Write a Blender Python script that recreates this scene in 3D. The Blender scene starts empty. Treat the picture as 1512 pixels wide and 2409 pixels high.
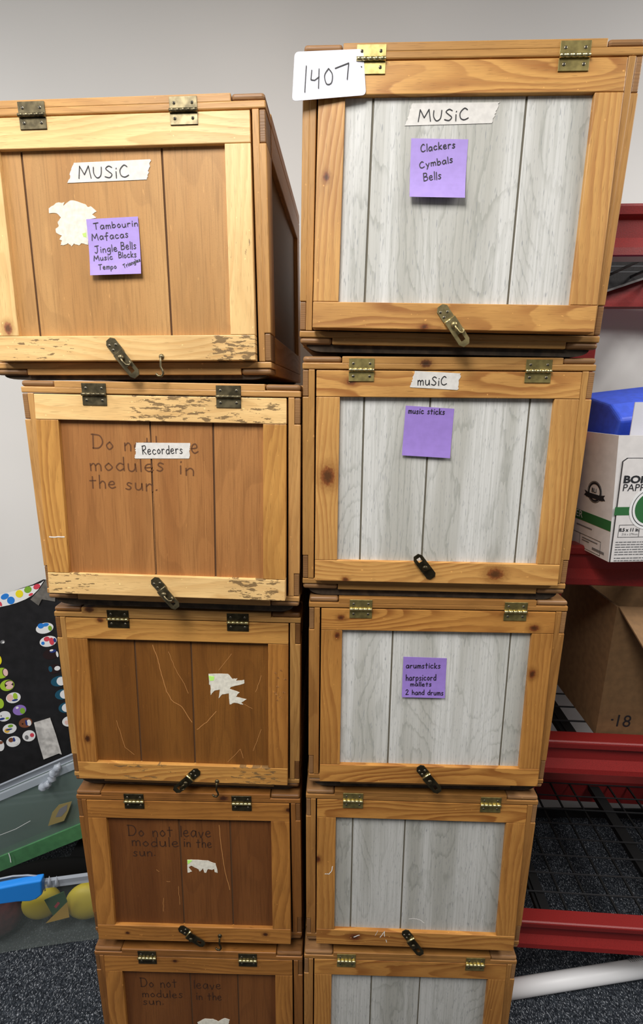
import bpy, bmesh, math, random
from mathutils import Vector, Matrix, Euler
random.seed(7)
R = math.radians
scn = bpy.context.scene
COL = scn.collection

# ------------------------------------------------------------------ camera
F, PIT, ROLL = 1112.474, 0.2393299, 0.0101333
CAM = Vector((0.01875, 0.0, 1.49766))
_fw = Vector((0, math.cos(PIT), -math.sin(PIT)))
_up = Vector((0, math.sin(PIT), math.cos(PIT)))
_rt = Vector((1, 0, 0))
RT = _rt * math.cos(ROLL) + _up * math.sin(ROLL)
UP = -_rt * math.sin(ROLL) + _up * math.cos(ROLL)
cd = bpy.data.cameras.new('camera')
cd.sensor_fit = 'HORIZONTAL'; cd.sensor_width = 36; cd.lens = F / 1512 * 36
cd.clip_start = 0.02
cam = bpy.data.objects.new('camera', cd); COL.objects.link(cam)
m = Matrix((RT, UP, -_fw)).transposed().to_4x4(); m.translation = CAM
cam.matrix_world = m
scn.camera = cam

def ray(x, y):
    return _fw + RT * ((x - 756) / F) - UP * ((y - 1204.5) / F)
def at_y(x, y, D):
    d = ray(x, y); return CAM + d * (D / d.y)
def at_z(x, y, z):
    d = ray(x, y); return CAM + d * ((z - CAM.z) / d.z)
def at_plane(x, y, M, off):
    """point of a pixel on the plane (local y = off) of matrix M, in M's coordinates"""
    I = M.inverted()
    o = I @ CAM; d = I.to_3x3() @ ray(x, y)
    return o + d * ((off - o.y) / d.y)

# ------------------------------------------------------------------ materials
def s2l(c):
    return tuple(((v / 255) / 12.92 if v / 255 <= .04045 else ((v / 255 + .055) / 1.055) ** 2.4) for v in c) + (1,)
class NT:
    def __init__(self, name):
        self.m = bpy.data.materials.new(name); self.m.use_nodes = True
        self.t = self.m.node_tree; self.n = self.t.nodes; self.n.clear()
        self.out = self.n.new('ShaderNodeOutputMaterial')
        self.b = self.n.new('ShaderNodeBsdfPrincipled')
        self.l(self.b.outputs[0], self.out.inputs[0])
    def l(self, a, b): self.t.links.new(a, b)
    def put(self, sock, v):
        if hasattr(v, 'default_value') and hasattr(v, 'links'): self.l(v, sock)
        else: sock.default_value = v
    def math(self, op, a, b=0.0, c=0.0, clamp=False):
        n = self.n.new('ShaderNodeMath'); n.operation = op; n.use_clamp = clamp
        self.put(n.inputs[0], a); self.put(n.inputs[1], b); self.put(n.inputs[2], c)
        return n.outputs[0]
    def attr(self, name, kind='GEOMETRY'):
        n = self.n.new('ShaderNodeAttribute'); n.attribute_name = name; n.attribute_type = kind
        return n
    def sep(self, v):
        n = self.n.new('ShaderNodeSeparateXYZ'); self.l(v, n.inputs[0]); return n.outputs
    def comb(self, x, y, z):
        n = self.n.new('ShaderNodeCombineXYZ')
        for i, v in enumerate((x, y, z)): self.put(n.inputs[i], v)
        return n.outputs[0]
    def noise(self, vec, scale=1, detail=2, rough=.5):
        n = self.n.new('ShaderNodeTexNoise')
        if vec is not None: self.l(vec, n.inputs['Vector'])
        n.inputs['Scale'].default_value = scale; n.inputs['Detail'].default_value = detail
        n.inputs['Roughness'].default_value = rough
        return n.outputs[0]
    def ss(self, v, a, b, lo=0., hi=1.):
        n = self.n.new('ShaderNodeMapRange'); n.interpolation_type = 'SMOOTHSTEP'
        self.put(n.inputs[0], v); self.put(n.inputs[1], a); self.put(n.inputs[2], b)
        n.inputs[3].default_value = lo; n.inputs[4].default_value = hi
        return n.outputs[0]
    def mix(self, f, a, b, blend='MIX'):
        n = self.n.new('ShaderNodeMix'); n.data_type = 'RGBA'; n.blend_type = blend
        self.put(n.inputs[0], f); self.put(n.inputs[6], a); self.put(n.inputs[7], b)
        return n.outputs[2]
    def bump(self, h, strength=.2, dist=.001):
        n = self.n.new('ShaderNodeBump'); n.inputs['Strength'].default_value = strength
        n.inputs['Distance'].default_value = dist
        self.l(h, n.inputs['Height']); self.l(n.outputs[0], self.b.inputs['Normal'])
    def base(self, c): self.put(self.b.inputs['Base Color'], c)
    def set(self, **k):
        for a, v in k.items(): self.put(self.b.inputs[a.replace('_', ' ')], v)

def pine(name, light, dark, contrast=.55, line=70, knotc=(70, 38, 22), wav=9.0):
    t = NT(name)
    l, a, s = t.sep(t.attr('gc').outputs['Vector'])[:3]
    warp = 0.0; kmask = 0.0; khalo = 0.0; kd = 9.0
    for k in ('knot_a', 'knot_b'):
        kl, ka, kr = t.sep(t.attr(k, 'OBJECT').outputs['Vector'])[:3]
        dl = t.math('MULTIPLY', t.math('SUBTRACT', l, kl), .7)
        da = t.math('SUBTRACT', a, ka)
        d = t.math('SQRT', t.math('ADD', t.math('MULTIPLY', dl, dl), t.math('MULTIPLY', da, da)))
        d = t.math('DIVIDE', d, t.math('MAXIMUM', kr, 1e-5))
        on = t.math('GREATER_THAN', kr, 1e-4)
        dn = t.math('ADD', d, t.math('MULTIPLY', t.math('SUBTRACT', t.noise(t.comb(l, a, s), 260, 2), .5), .7))
        kmask = t.math('MAXIMUM', kmask, t.math('MULTIPLY', on, t.ss(dn, 1.15, .7)))
        khalo = t.math('MAXIMUM', khalo, t.math('MULTIPLY', on, t.ss(dn, 2.3, .8)))
        kd = t.math('MINIMUM', kd, t.math('ADD', dn, t.math('MULTIPLY', t.math('SUBTRACT', 1.0, on), 9.0)))
        side = t.math('MULTIPLY', t.math('DIVIDE', da, t.math('ADD', t.math('ABSOLUTE', da), .004)), on)
        warp = t.math('ADD', warp, t.math('MULTIPLY', t.math('MULTIPLY', side, kr),
                      t.math('EXPONENT', t.math('MULTIPLY', t.math('MULTIPLY', d, d), -.16))))
    aw = t.math('SUBTRACT', a, t.math('MULTIPLY', warp, .9))
    N = t.noise(t.comb(t.math('MULTIPLY', l, 2.6), t.math('MULTIPLY', aw, 13), t.math('MULTIPLY', s, 13)), 1, 1, .4)
    ph = t.math('ADD', t.math('MULTIPLY', aw, line), t.math('MULTIPLY', N, wav))
    ph = t.math('ADD', ph, t.math('MULTIPLY', t.noise(t.comb(t.math('MULTIPLY', l, 25), t.math('MULTIPLY', aw, 90), s), 1, 2), .5))
    fr = t.math('FRACT', ph)
    # early wood -> late wood : slow darkening then sharp edge
    v = t.math('MULTIPLY', t.ss(fr, .15, .88), t.ss(fr, 1.0, .9))
    vary = t.noise(t.comb(t.math('MULTIPLY', l, 5), t.math('MULTIPLY', a, 30), t.math('MULTIPLY', s, 2)), 1, 2)
    v = t.math('MULTIPLY', v, t.math('MULTIPLY', contrast, t.ss(vary, .25, .75, .35, 1.3)))
    fib = t.noise(t.comb(t.math('MULTIPLY', l, 28), t.math('MULTIPLY', a, 900), t.math('MULTIPLY', s, 300)), 1, 2)
    pore = t.noise(t.comb(t.math('MULTIPLY', l, 55), t.math('MULTIPLY', a, 1300), t.math('MULTIPLY', s, 500)), 1, 0)
    c = t.mix(v, s2l(light), s2l(dark))
    c = t.mix(t.ss(fib, .3, .75, .0, .35), c, s2l([x * .82 for x in light]))
    c = t.mix(t.ss(pore, .68, .78, 0, .35), c, s2l([x * .55 for x in dark]))
    tone = t.noise(t.comb(t.math('MULTIPLY', l, 6), t.math('MULTIPLY', a, 14), t.math('MULTIPLY', s, 5)), 1, 2)
    c = t.mix(t.ss(tone, .35, .75, 0, .35), c, s2l([x * .8 for x in dark]))
    # knots
    c = t.mix(t.math('MULTIPLY', khalo, .6), c, s2l([x * .82 for x in dark]))
    kc = t.mix(t.ss(kd, .25, .95), s2l([x * .8 for x in knotc]), s2l([min(255, x * 1.45) for x in knotc]))
    kc = t.mix(t.ss(fib, .4, .7, 0, .4), kc, s2l([x * .6 for x in knotc]))
    c = t.mix(t.math('MULTIPLY', kmask, .9), c, kc)
    # worn and chipped varnish
    for k in ('wear_a', 'wear_b'):
        wl, wh, wst = t.sep(t.attr(k, 'OBJECT').outputs['Vector'])[:3]
        g = t.math('MULTIPLY', t.ss(t.math('DIVIDE', t.math('ABSOLUTE', t.math('SUBTRACT', l, wl)), t.math('MAXIMUM', wh, 1e-4)), 1.1, .35),
                   t.math('GREATER_THAN', wst, .01))
        wn = t.noise(t.comb(t.math('MULTIPLY', l, 45), t.math('MULTIPLY', a, 190), s), 1, 4, .62)
        wn = t.math('ADD', wn, t.math('MULTIPLY', t.math('SUBTRACT', g, 1.0), .35))
        wn = t.math('ADD', wn, t.math('SUBTRACT', wst, 1.0))
        c = t.mix(t.math('MULTIPLY', t.ss(wn, .555, .575), .85), c, s2l((112, 88, 58)))
    # small pale dents
    dent = t.noise(t.comb(t.math('MULTIPLY', l, 130), t.math('MULTIPLY', a, 190), t.math('MULTIPLY', s, 150)), 1, 1)
    c = t.mix(t.ss(dent, .755, .79, 0, .7), c, s2l([min(255, x * 1.12) for x in light]))
    t.base(c)
    t.set(Roughness=t.ss(v, 0, 1, .42, .52), Specular_IOR_Level=.35)
    t.bump(t.math('ADD', t.math('MULTIPLY', fib, .5), t.math('MULTIPLY', v, -.6)), .25, .0006)
    return t.m

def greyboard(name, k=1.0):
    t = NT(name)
    l, a, s = t.sep(t.attr('gc').outputs['Vector'])[:3]
    N = t.noise(t.comb(t.math('MULTIPLY', l, 2.3), t.math('MULTIPLY', a, 6.5), s), 1, 2, .45)
    ph = t.math('ADD', t.math('MULTIPLY', a, 36), t.math('MULTIPLY', N, 20))
    ph = t.math('ADD', ph, t.math('MULTIPLY', t.noise(t.comb(t.math('MULTIPLY', l, 30), t.math('MULTIPLY', a, 160), s), 1, 3), .8))
    fr = t.math('FRACT', ph)
    v = t.math('MULTIPLY', t.ss(fr, .70, .96), t.ss(fr, 1, .965))
    st = t.noise(t.comb(t.math('MULTIPLY', l, 7), t.math('MULTIPLY', a, 330), s), 1, 3, .6)
    dash = t.noise(t.comb(t.math('MULTIPLY', l, 75), t.math('MULTIPLY', a, 620), s), 1, 1)
    band = t.noise(t.comb(t.math('MULTIPLY', l, 1.2), t.math('MULTIPLY', a, 22), s), 1, 2)
    c = t.mix(t.ss(band, .38, .68), s2l((217 * k, 216 * k, 212 * k)), s2l((186 * k, 184 * k, 176 * k)))
    c = t.mix(t.ss(st, .36, .72, 0, .5), c, s2l((168 * k, 168 * k, 160 * k)))
    c = t.mix(t.math('MULTIPLY', v, t.ss(band, .35, .62, .08, .45)), c, s2l((142 * k, 143 * k, 134 * k)))
    c = t.mix(t.ss(dash, .62, .74, 0, .55), c, s2l((135 * k, 137 * k, 142 * k)))
    t.base(c); t.set(Roughness=.5, Specular_IOR_Level=.3)
    t.bump(st, .15, .0004)
    return t.m

def brownboard(name, light, dark, speck=.3):
    t = NT(name)
    l, a, s = t.sep(t.attr('gc').outputs['Vector'])[:3]
    st = t.noise(t.comb(t.math('MULTIPLY', l, 14), t.math('MULTIPLY', a, 420), s), 1, 3, .6)
    band = t.noise(t.comb(t.math('MULTIPLY', l, 1.0), t.math('MULTIPLY', a, 16), s), 1, 2)
    N = t.noise(t.comb(t.math('MULTIPLY', l, 2.3), t.math('MULTIPLY', a, 9), s), 1, 2, .45)
    fr = t.math('FRACT', t.math('MULTIPLY', N, 9))
    v = t.math('MULTIPLY', t.ss(fr, .4, .9), t.ss(fr, 1, .93))
    sp = t.noise(t.comb(l, a, s), 900, 2)
    c = t.mix(t.ss(band, .35, .7), s2l(light), s2l(dark))
    c = t.mix(t.ss(st, .45, .72, 0, .45), c, s2l([x * .78 for x in dark]))
    c = t.mix(t.math('MULTIPLY', v, .22), c, s2l([x * .8 for x in dark]))
    c = t.mix(t.ss(sp, .5, .75, 0, speck), c, s2l([x * .7 for x in dark]))
    pale = t.noise(t.comb(t.math('MULTIPLY', l, 60), t.math('MULTIPLY', a, 300), s), 1, 2)
    c = t.mix(t.ss(pale, .68, .8, 0, .3), c, s2l([min(255, x * 1.3) for x in light]))
    t.base(c); t.set(Roughness=.5, Specular_IOR_Level=.3)
    t.bump(st, .2, .0004)
    return t.m

def plain(name, rgb, rough=.5, metal=0., spec=.5, noise_amt=0., scale=200, **k):
    t = NT(name)
    if noise_amt:
        tc = t.n.new('ShaderNodeTexCoord')
        nz = t.noise(tc.outputs['Object'], scale, 3)
        c = t.mix(t.ss(nz, .3, .7), s2l([min(255, x * (1 + noise_amt)) for x in rgb]), s2l([x * (1 - noise_amt) for x in rgb]))
        t.base(c); t.bump(nz, .12, .0008)
    else: t.base(s2l(rgb))
    t.set(Roughness=rough, Metallic=metal, Specular_IOR_Level=spec)
    for a, v in k.items(): t.set(**{a: v})
    return t.m

def clear(name, rgb, alpha, rough=.25):
    t = NT(name); t.base(s2l(rgb)); t.set(Roughness=rough, Alpha=alpha, Specular_IOR_Level=.5)
    return t.m

M = {}
M['pine_pale'] = pine('pale_pine', (246, 205, 140), (205, 150, 82), .45, 75, (120, 72, 50))
M['pine_gold'] = pine('golden_pine', (214, 160, 90), (156, 96, 42), .8, 34, (96, 52, 26), 16.)
M['pine_gold_fine'] = pine('golden_fine_pine', (212, 160, 92), (168, 108, 52), .6, 120, (96, 52, 26))
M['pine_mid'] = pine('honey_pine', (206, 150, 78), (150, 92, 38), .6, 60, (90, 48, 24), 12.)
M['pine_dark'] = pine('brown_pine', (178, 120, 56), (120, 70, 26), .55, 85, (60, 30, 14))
M['pine_amber'] = pine('amber_pine', (198, 140, 70), (138, 80, 30), .8, 34, (86, 44, 22), 16.)
M['pine_amber_fine'] = pine('amber_fine_pine', (188, 132, 66), (140, 84, 34), .6, 120, (86, 44, 22))
M['case_amber'] = pine('case_amber_pine', (178, 126, 66), (136, 86, 38), .4, 90)
M['endgrain'] = pine('end_grain', (160, 118, 76), (118, 82, 50), .5, 300, (70, 36, 18))
M['endgrain_dark'] = pine('dark_end_grain', (136, 92, 50), (98, 62, 32), .5, 300, (70, 36, 18))
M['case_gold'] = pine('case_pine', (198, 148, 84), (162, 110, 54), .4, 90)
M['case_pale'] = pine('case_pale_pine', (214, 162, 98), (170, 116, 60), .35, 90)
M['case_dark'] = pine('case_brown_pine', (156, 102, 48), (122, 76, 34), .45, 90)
M['ply'] = brownboard('side_plywood', (168, 132, 90), (134, 102, 66))
M['skid'] = plain('skid_wood', (62, 50, 38), .8, noise_amt=.25, scale=60)
M['grey'] = greyboard('grey_woodgrain_board')
M['grey2'] = greyboard('grey_woodgrain_board_darker', .91)  # same board with every tone evenly darkened
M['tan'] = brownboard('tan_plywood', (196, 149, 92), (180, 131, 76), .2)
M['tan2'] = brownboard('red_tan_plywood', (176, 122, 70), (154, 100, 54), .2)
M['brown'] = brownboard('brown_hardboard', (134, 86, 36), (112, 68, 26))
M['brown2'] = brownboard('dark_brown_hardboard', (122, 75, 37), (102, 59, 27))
M['groove'] = plain('groove', (92, 62, 36), .9)
M['groove_grey'] = plain('grey_groove', (112, 106, 92), .9)
M['scratch'] = plain('pale_scratch', (186, 128, 70), .8)
M['scuff'] = plain('white_scuff', (235, 230, 225), .7)
M['brass'] = plain('brass', (172, 156, 100), .42, .9, noise_amt=.12, scale=90)
M['bronze'] = plain('aged_bronze', (112, 102, 78), .4, .85, noise_amt=.2, scale=90)
M['bronze_dark'] = plain('dark_bronze', (74, 66, 48), .38, .85, noise_amt=.2, scale=90)
M['brass_dull'] = plain('dull_brass', (146, 132, 92), .42, .85, noise_amt=.15, scale=90)
M['barrel'] = plain('polished_barrel', (225, 210, 150), .22, .95)
M['hole'] = plain('dark_hole', (28, 24, 20), .8)
M['screw'] = plain('screw_steel', (130, 122, 104), .35, .85)
M['tape'] = plain('masking_tape', (216, 212, 206), .65, noise_amt=.03, scale=120)
M['card'] = plain('white_card', (220, 220, 229), .5)
M['note'] = plain('purple_note', (166, 142, 212), .6, noise_amt=.02, scale=80)
M['note2'] = plain('violet_note', (150, 122, 200), .6, noise_amt=.02, scale=80)
M['ink'] = plain('black_ink', (22, 20, 24), .5)
M['pencil'] = plain('brown_marker', (98, 58, 24), .7)
M['pencil_faint'] = plain('faint_marker', (60, 32, 12), .7)
M['paper'] = plain('torn_paper', (224, 219, 204), .8, noise_amt=.05, scale=150)
M['lime'] = plain('lime_highlighter', (190, 250, 120), .8)
M['red'] = plain('red_powder_coat', (142, 36, 34), .38, noise_amt=.06, scale=500)
M['wire'] = plain('black_wire', (12, 12, 13), .6)
M['blackcloth'] = plain('black_cloth', (40, 38, 38), .9, noise_amt=.1, scale=300)
M['greyhem'] = plain('grey_hem', (110, 106, 104), .8)
M['carton'] = plain('white_carton', (228, 224, 222), .6, noise_amt=.02, scale=60)
M['kraft'] = plain('kraft_cardboard', (132, 100, 66), .8, noise_amt=.05, scale=60)
M['print'] = plain('black_print', (34, 36, 40), .6)
M['printgrey'] = plain('grey_print', (120, 120, 122), .6)
M['green'] = plain('green_print', (46, 108, 58), .6)
M['white'] = plain('white_print', (240, 240, 240), .6)
M['bluefoam'] = plain('blue_plastic', (58, 92, 220), .5, noise_amt=.04, scale=80)
M['bluehandle'] = plain('blue_handle_plastic', (36, 140, 236), .35)
M['pvc'] = plain('white_tube', (250, 250, 252), .4)
M['black'] = plain('black_board', (30, 29, 31), .5, noise_amt=.15, scale=30)
M['duct'] = plain('grey_tape', (205, 202, 198), .5, noise_amt=.12, scale=40)
M['ducttop'] = plain('dark_grey_tape', (110, 106, 100), .5, noise_amt=.1, scale=60)
M['bin'] = clear('clear_plastic', (140, 150, 148), .3)
M['binframe'] = clear('frosted_rim_plastic', (196, 204, 216), .6, .2)
M['binmilk'] = clear('milky_plastic', (112, 130, 124), .72)
M['greenpaper'] = plain('green_folder', (74, 128, 84), .6, noise_amt=.05, scale=40)
M['greencard'] = plain('dark_green_card', (60, 110, 62), .6)
M['yellow'] = plain('yellow_ball', (226, 204, 60), .5)
M['maroon'] = plain('maroon_cloth', (88, 44, 46), .8, noise_amt=.2, scale=50)
M['faded'] = plain('faded_sticker', (150, 134, 84), .7)
M['thinwire'] = plain('grey_wire', (48, 48, 50), .5)
M['tote'] = plain('black_tote', (14, 14, 14), .9, spec=.1)
M['rubber'] = plain('black_rubber', (30, 29, 30), .6)
for n_, c_ in dict(pblue=(44, 130, 220), pyellow=(246, 228, 40), pgreen=(132, 180, 56), pred=(218, 72, 88), pwhite=(240, 240, 240), ppink=(240, 200, 190),
                   ppurple=(150, 120, 200), pbrown=(130, 78, 52), plime=(170, 206, 56), pteal=(30, 86, 110), pdark=(40, 24, 24), pnavy=(40, 60, 130), porange=(236, 190, 80)).items():
    M[n_] = plain(n_, c_, .5)

def wall_mat():
    t = NT('painted_wall'); tc = t.n.new('ShaderNodeTexCoord')
    nz = t.noise(tc.outputs['Object'], 160, 3); big = t.noise(tc.outputs['Object'], 2.2, 2)
    t.base(t.mix(t.ss(big, .3, .7), s2l((232, 230, 227)), s2l((226, 224, 221))))
    t.set(Roughness=.6, Specular_IOR_Level=.25); t.bump(nz, .1, .001)
    return t.m
def carpet_mat():
    t = NT('speckled_carpet'); tc = t.n.new('ShaderNodeTexCoord')
    mp = t.n.new('ShaderNodeMapping'); t.l(tc.outputs['Object'], mp.inputs[0])
    mp.inputs['Rotation'].default_value = (0, 0, .5); mp.inputs['Scale'].default_value = (1, .55, 1)
    a = t.noise(mp.outputs[0], 420, 2, .6); b = t.noise(mp.outputs[0], 260, 3, .6); g = t.noise(tc.outputs['Object'], 5, 2)
    c = t.mix(t.ss(b, .35, .65), s2l((30, 34, 40)), s2l((58, 63, 70)))
    c = t.mix(t.ss(a, .56, .70), c, s2l((168, 172, 178)))
    c = t.mix(t.ss(a, .44, .30, 0, .8), c, s2l((12, 13, 16)))
    t.base(c); t.set(Roughness=.95, Specular_IOR_Level=.1); t.bump(a, .8, .004)
    return t.m
M['wall'] = wall_mat(); M['carpet'] = carpet_mat()

# ------------------------------------------------------------------ mesh helper
class MB:
    def __init__(s): s.v = []; s.f = []; s.mi = []; s.g = []; s.mats = []; s.smooth = []
    def mat(s, m):
        if m not in s.mats: s.mats.append(m)
        return s.mats.index(m)
    def add(s, vs, fs, m, axis=None, seed=0., smooth=False, gc=None):
        o = len(s.v); i = s.mat(m)
        for k, v in enumerate(vs):
            v = Vector(v); s.v.append(v)
            if gc: s.g.append(gc[k])
            elif axis == 'z': s.g.append((v.z, v.x, v.y + seed))
            elif axis == 'y': s.g.append((v.y, v.z, v.x + seed))
            else: s.g.append((v.x, v.z, v.y + seed))
        for f in fs: s.f.append([o + a for a in f]); s.mi.append(i); s.smooth.append(smooth)
    def box(s, x0, x1, y0, y1, z0, z1, m, axis='x', seed=0., bev=.0012, seg=2, M4=None):
        bm = bmesh.new(); bmesh.ops.create_cube(bm, size=1)
        for v in bm.verts:
            v.co = Vector(((x0 + x1) / 2 + v.co.x * (x1 - x0), (y0 + y1) / 2 + v.co.y * (y1 - y0), (z0 + z1) / 2 + v.co.z * (z1 - z0)))
        if bev: bmesh.ops.bevel(bm, geom=bm.edges[:], offset=bev, segments=seg, profile=.5, affect='EDGES')
        bm.verts.index_update()
        vs = [v.co.copy() for v in bm.verts]; fs = [[v.index for v in f.verts] for f in bm.faces]; bm.free()
        ms = MB(); ms.add(vs, fs, m, axis, seed)
        if M4: vs = [M4 @ v for v in vs]
        s.add(vs, fs, m, axis, seed, False, ms.g)
    def tube(s, pts, r, m, n=8, caps=True):
        pts = [Vector(p) for p in pts]; vs = []; fs = []
        rs = r if isinstance(r, (list, tuple)) else [r] * len(pts)
        prev = None
        for i, p in enumerate(pts):
            t = (pts[min(i + 1, len(pts) - 1)] - pts[max(i - 1, 0)]).normalized()
            if prev is None: u = t.orthogonal().normalized()
            else: u = (prev - t * prev.dot(t)).normalized()
            prev = u; w = t.cross(u)
            for k in range(n):
                a = 2 * math.pi * k / n; vs.append(p + (u * math.cos(a) + w * math.sin(a)) * rs[i])
        for i in range(len(pts) - 1):
            for k in range(n):
                a = i * n + k; b = i * n + (k + 1) % n; fs.append([a, b, b + n, a + n])
        if caps: fs.append(list(range(n))[::-1]); fs.append([(len(pts) - 1) * n + k for k in range(n)])
        s.add(vs, fs, m, smooth=True)
    def prism(s, poly, y0, y1, m, M4=None):
        """polygon in (x,z) extruded along y"""
        n = len(poly)
        vs = [Vector((p[0], y0, p[1])) for p in poly] + [Vector((p[0], y1, p[1])) for p in poly]
        if M4: vs = [M4 @ v for v in vs]
        fs = [list(range(n)), list(range(n, 2 * n))[::-1]] + [[i, i + n, (i + 1) % n + n, (i + 1) % n] for i in range(n)]
        s.add(vs, fs, m)
    def dome(s, c, r, m, h=.4, n=12, ax='y'):
        """flattened screw head facing -y"""
        vs = []; fs = []
        c = Vector(c)
        for j in range(4):
            a = j / 4 * math.pi / 2
            for k in range(n):
                b = 2 * math.pi * k / n
                vs.append(c + Vector((math.cos(a) * math.cos(b) * r, -math.sin(a) * r * h, math.cos(a) * math.sin(b) * r)))
        vs.append(c + Vector((0, -r * h, 0)))
        for j in range(3):
            for k in range(n):
                a = j * n + k; b = j * n + (k + 1) % n; fs.append([a, b, b + n, a + n])
        for k in range(n): fs.append([3 * n + k, 3 * n + (k + 1) % n, 4 * n])
        s.add(vs, fs, m, smooth=True)
    def sphere(s, c, rad, m, n=16):
        c = Vector(c); vs = []; fs = []; rx, ry, rz = rad
        for i in range(n // 2 + 1):
            a = math.pi * i / (n // 2)
            for k in range(n):
                b = 2 * math.pi * k / n
                vs.append(c + Vector((math.sin(a) * math.cos(b) * rx, math.sin(a) * math.sin(b) * ry, math.cos(a) * rz)))
        for i in range(n // 2):
            for k in range(n):
                a = i * n + k; b = i * n + (k + 1) % n; fs.append([a, a + n, b + n, b])
        s.add(vs, fs, m, smooth=True)
    def ribbon(s, pts, w, m, y, fn=None):
        """flat pen stroke: pts in (x,z)"""
        if len(pts) < 2: return
        P = [Vector((p[0], p[1])) for p in pts]; vs = []; fs = []
        for i in range(1, len(P) - 1):
            u_, v_ = P[i] - P[i - 1], P[i + 1] - P[i]
            if u_.length > 1e-9 and v_.length > 1e-9 and u_.angle(v_) > .9:
                s.ribbon(pts[:i + 1], w, m, y, fn); s.ribbon(pts[i:], w, m, y, fn); return
        # round-ish ends
        d0 = (P[0] - P[1]).normalized(); d1 = (P[-1] - P[-2]).normalized()
        P = [P[0] + d0 * w * .4] + P + [P[-1] + d1 * w * .4]
        for i, p in enumerate(P):
            t = (P[min(i + 1, len(P) - 1)] - P[max(i - 1, 0)])
            if t.length < 1e-9: t = Vector((1, 0))
            t.normalize(); nn = Vector((-t.y, t.x))
            ww = w * (.55 if i in (0, len(P) - 1) else 1) / 2
            for sg in (1, -1):
                q = p + nn * ww * sg; vs.append(Vector((q.x, y + (fn(q.x, q.y) if fn else 0), q.y)))
        for i in range(len(P) - 1): fs.append([2 * i, 2 * i + 1, 2 * i + 3, 2 * i + 2])
        s.add(vs, fs, m)
    def build(s, name, parent=None, M4=None, props=None):
        me = bpy.data.meshes.new(name); me.from_pydata([tuple(v) for v in s.v], [], s.f); me.update()
        for k in s.mats: me.materials.append(M[k])
        for p, i, sm in zip(me.polygons, s.mi, s.smooth): p.material_index = i; p.use_smooth = sm
        at = me.attributes.new('gc', 'FLOAT_VECTOR', 'POINT')
        at.data.foreach_set('vector', [c for g in s.g for c in g])
        bm = bmesh.new(); bm.from_mesh(me); bmesh.ops.recalc_face_normals(bm, faces=bm.faces[:]); bm.to_mesh(me); bm.free()
        o = bpy.data.objects.new(name, me); COL.objects.link(o)
        if parent: o.parent = parent
        if M4 is not None: o.matrix_local = M4
        for k, v in (props or {}).items(): o[k] = [float(x) for x in v]
        return o

def tag(o, label, cat, group=None):
    o['label'] = label; o['category'] = cat
    if group: o['group'] = group
    return o
def empty(name, M4, label, cat, group=None):
    o = bpy.data.objects.new(name, None); COL.objects.link(o); o.matrix_world = M4; o.empty_display_size = .05
    return tag(o, label, cat, group)
def struct(o): o['kind'] = 'structure'; return o

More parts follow.
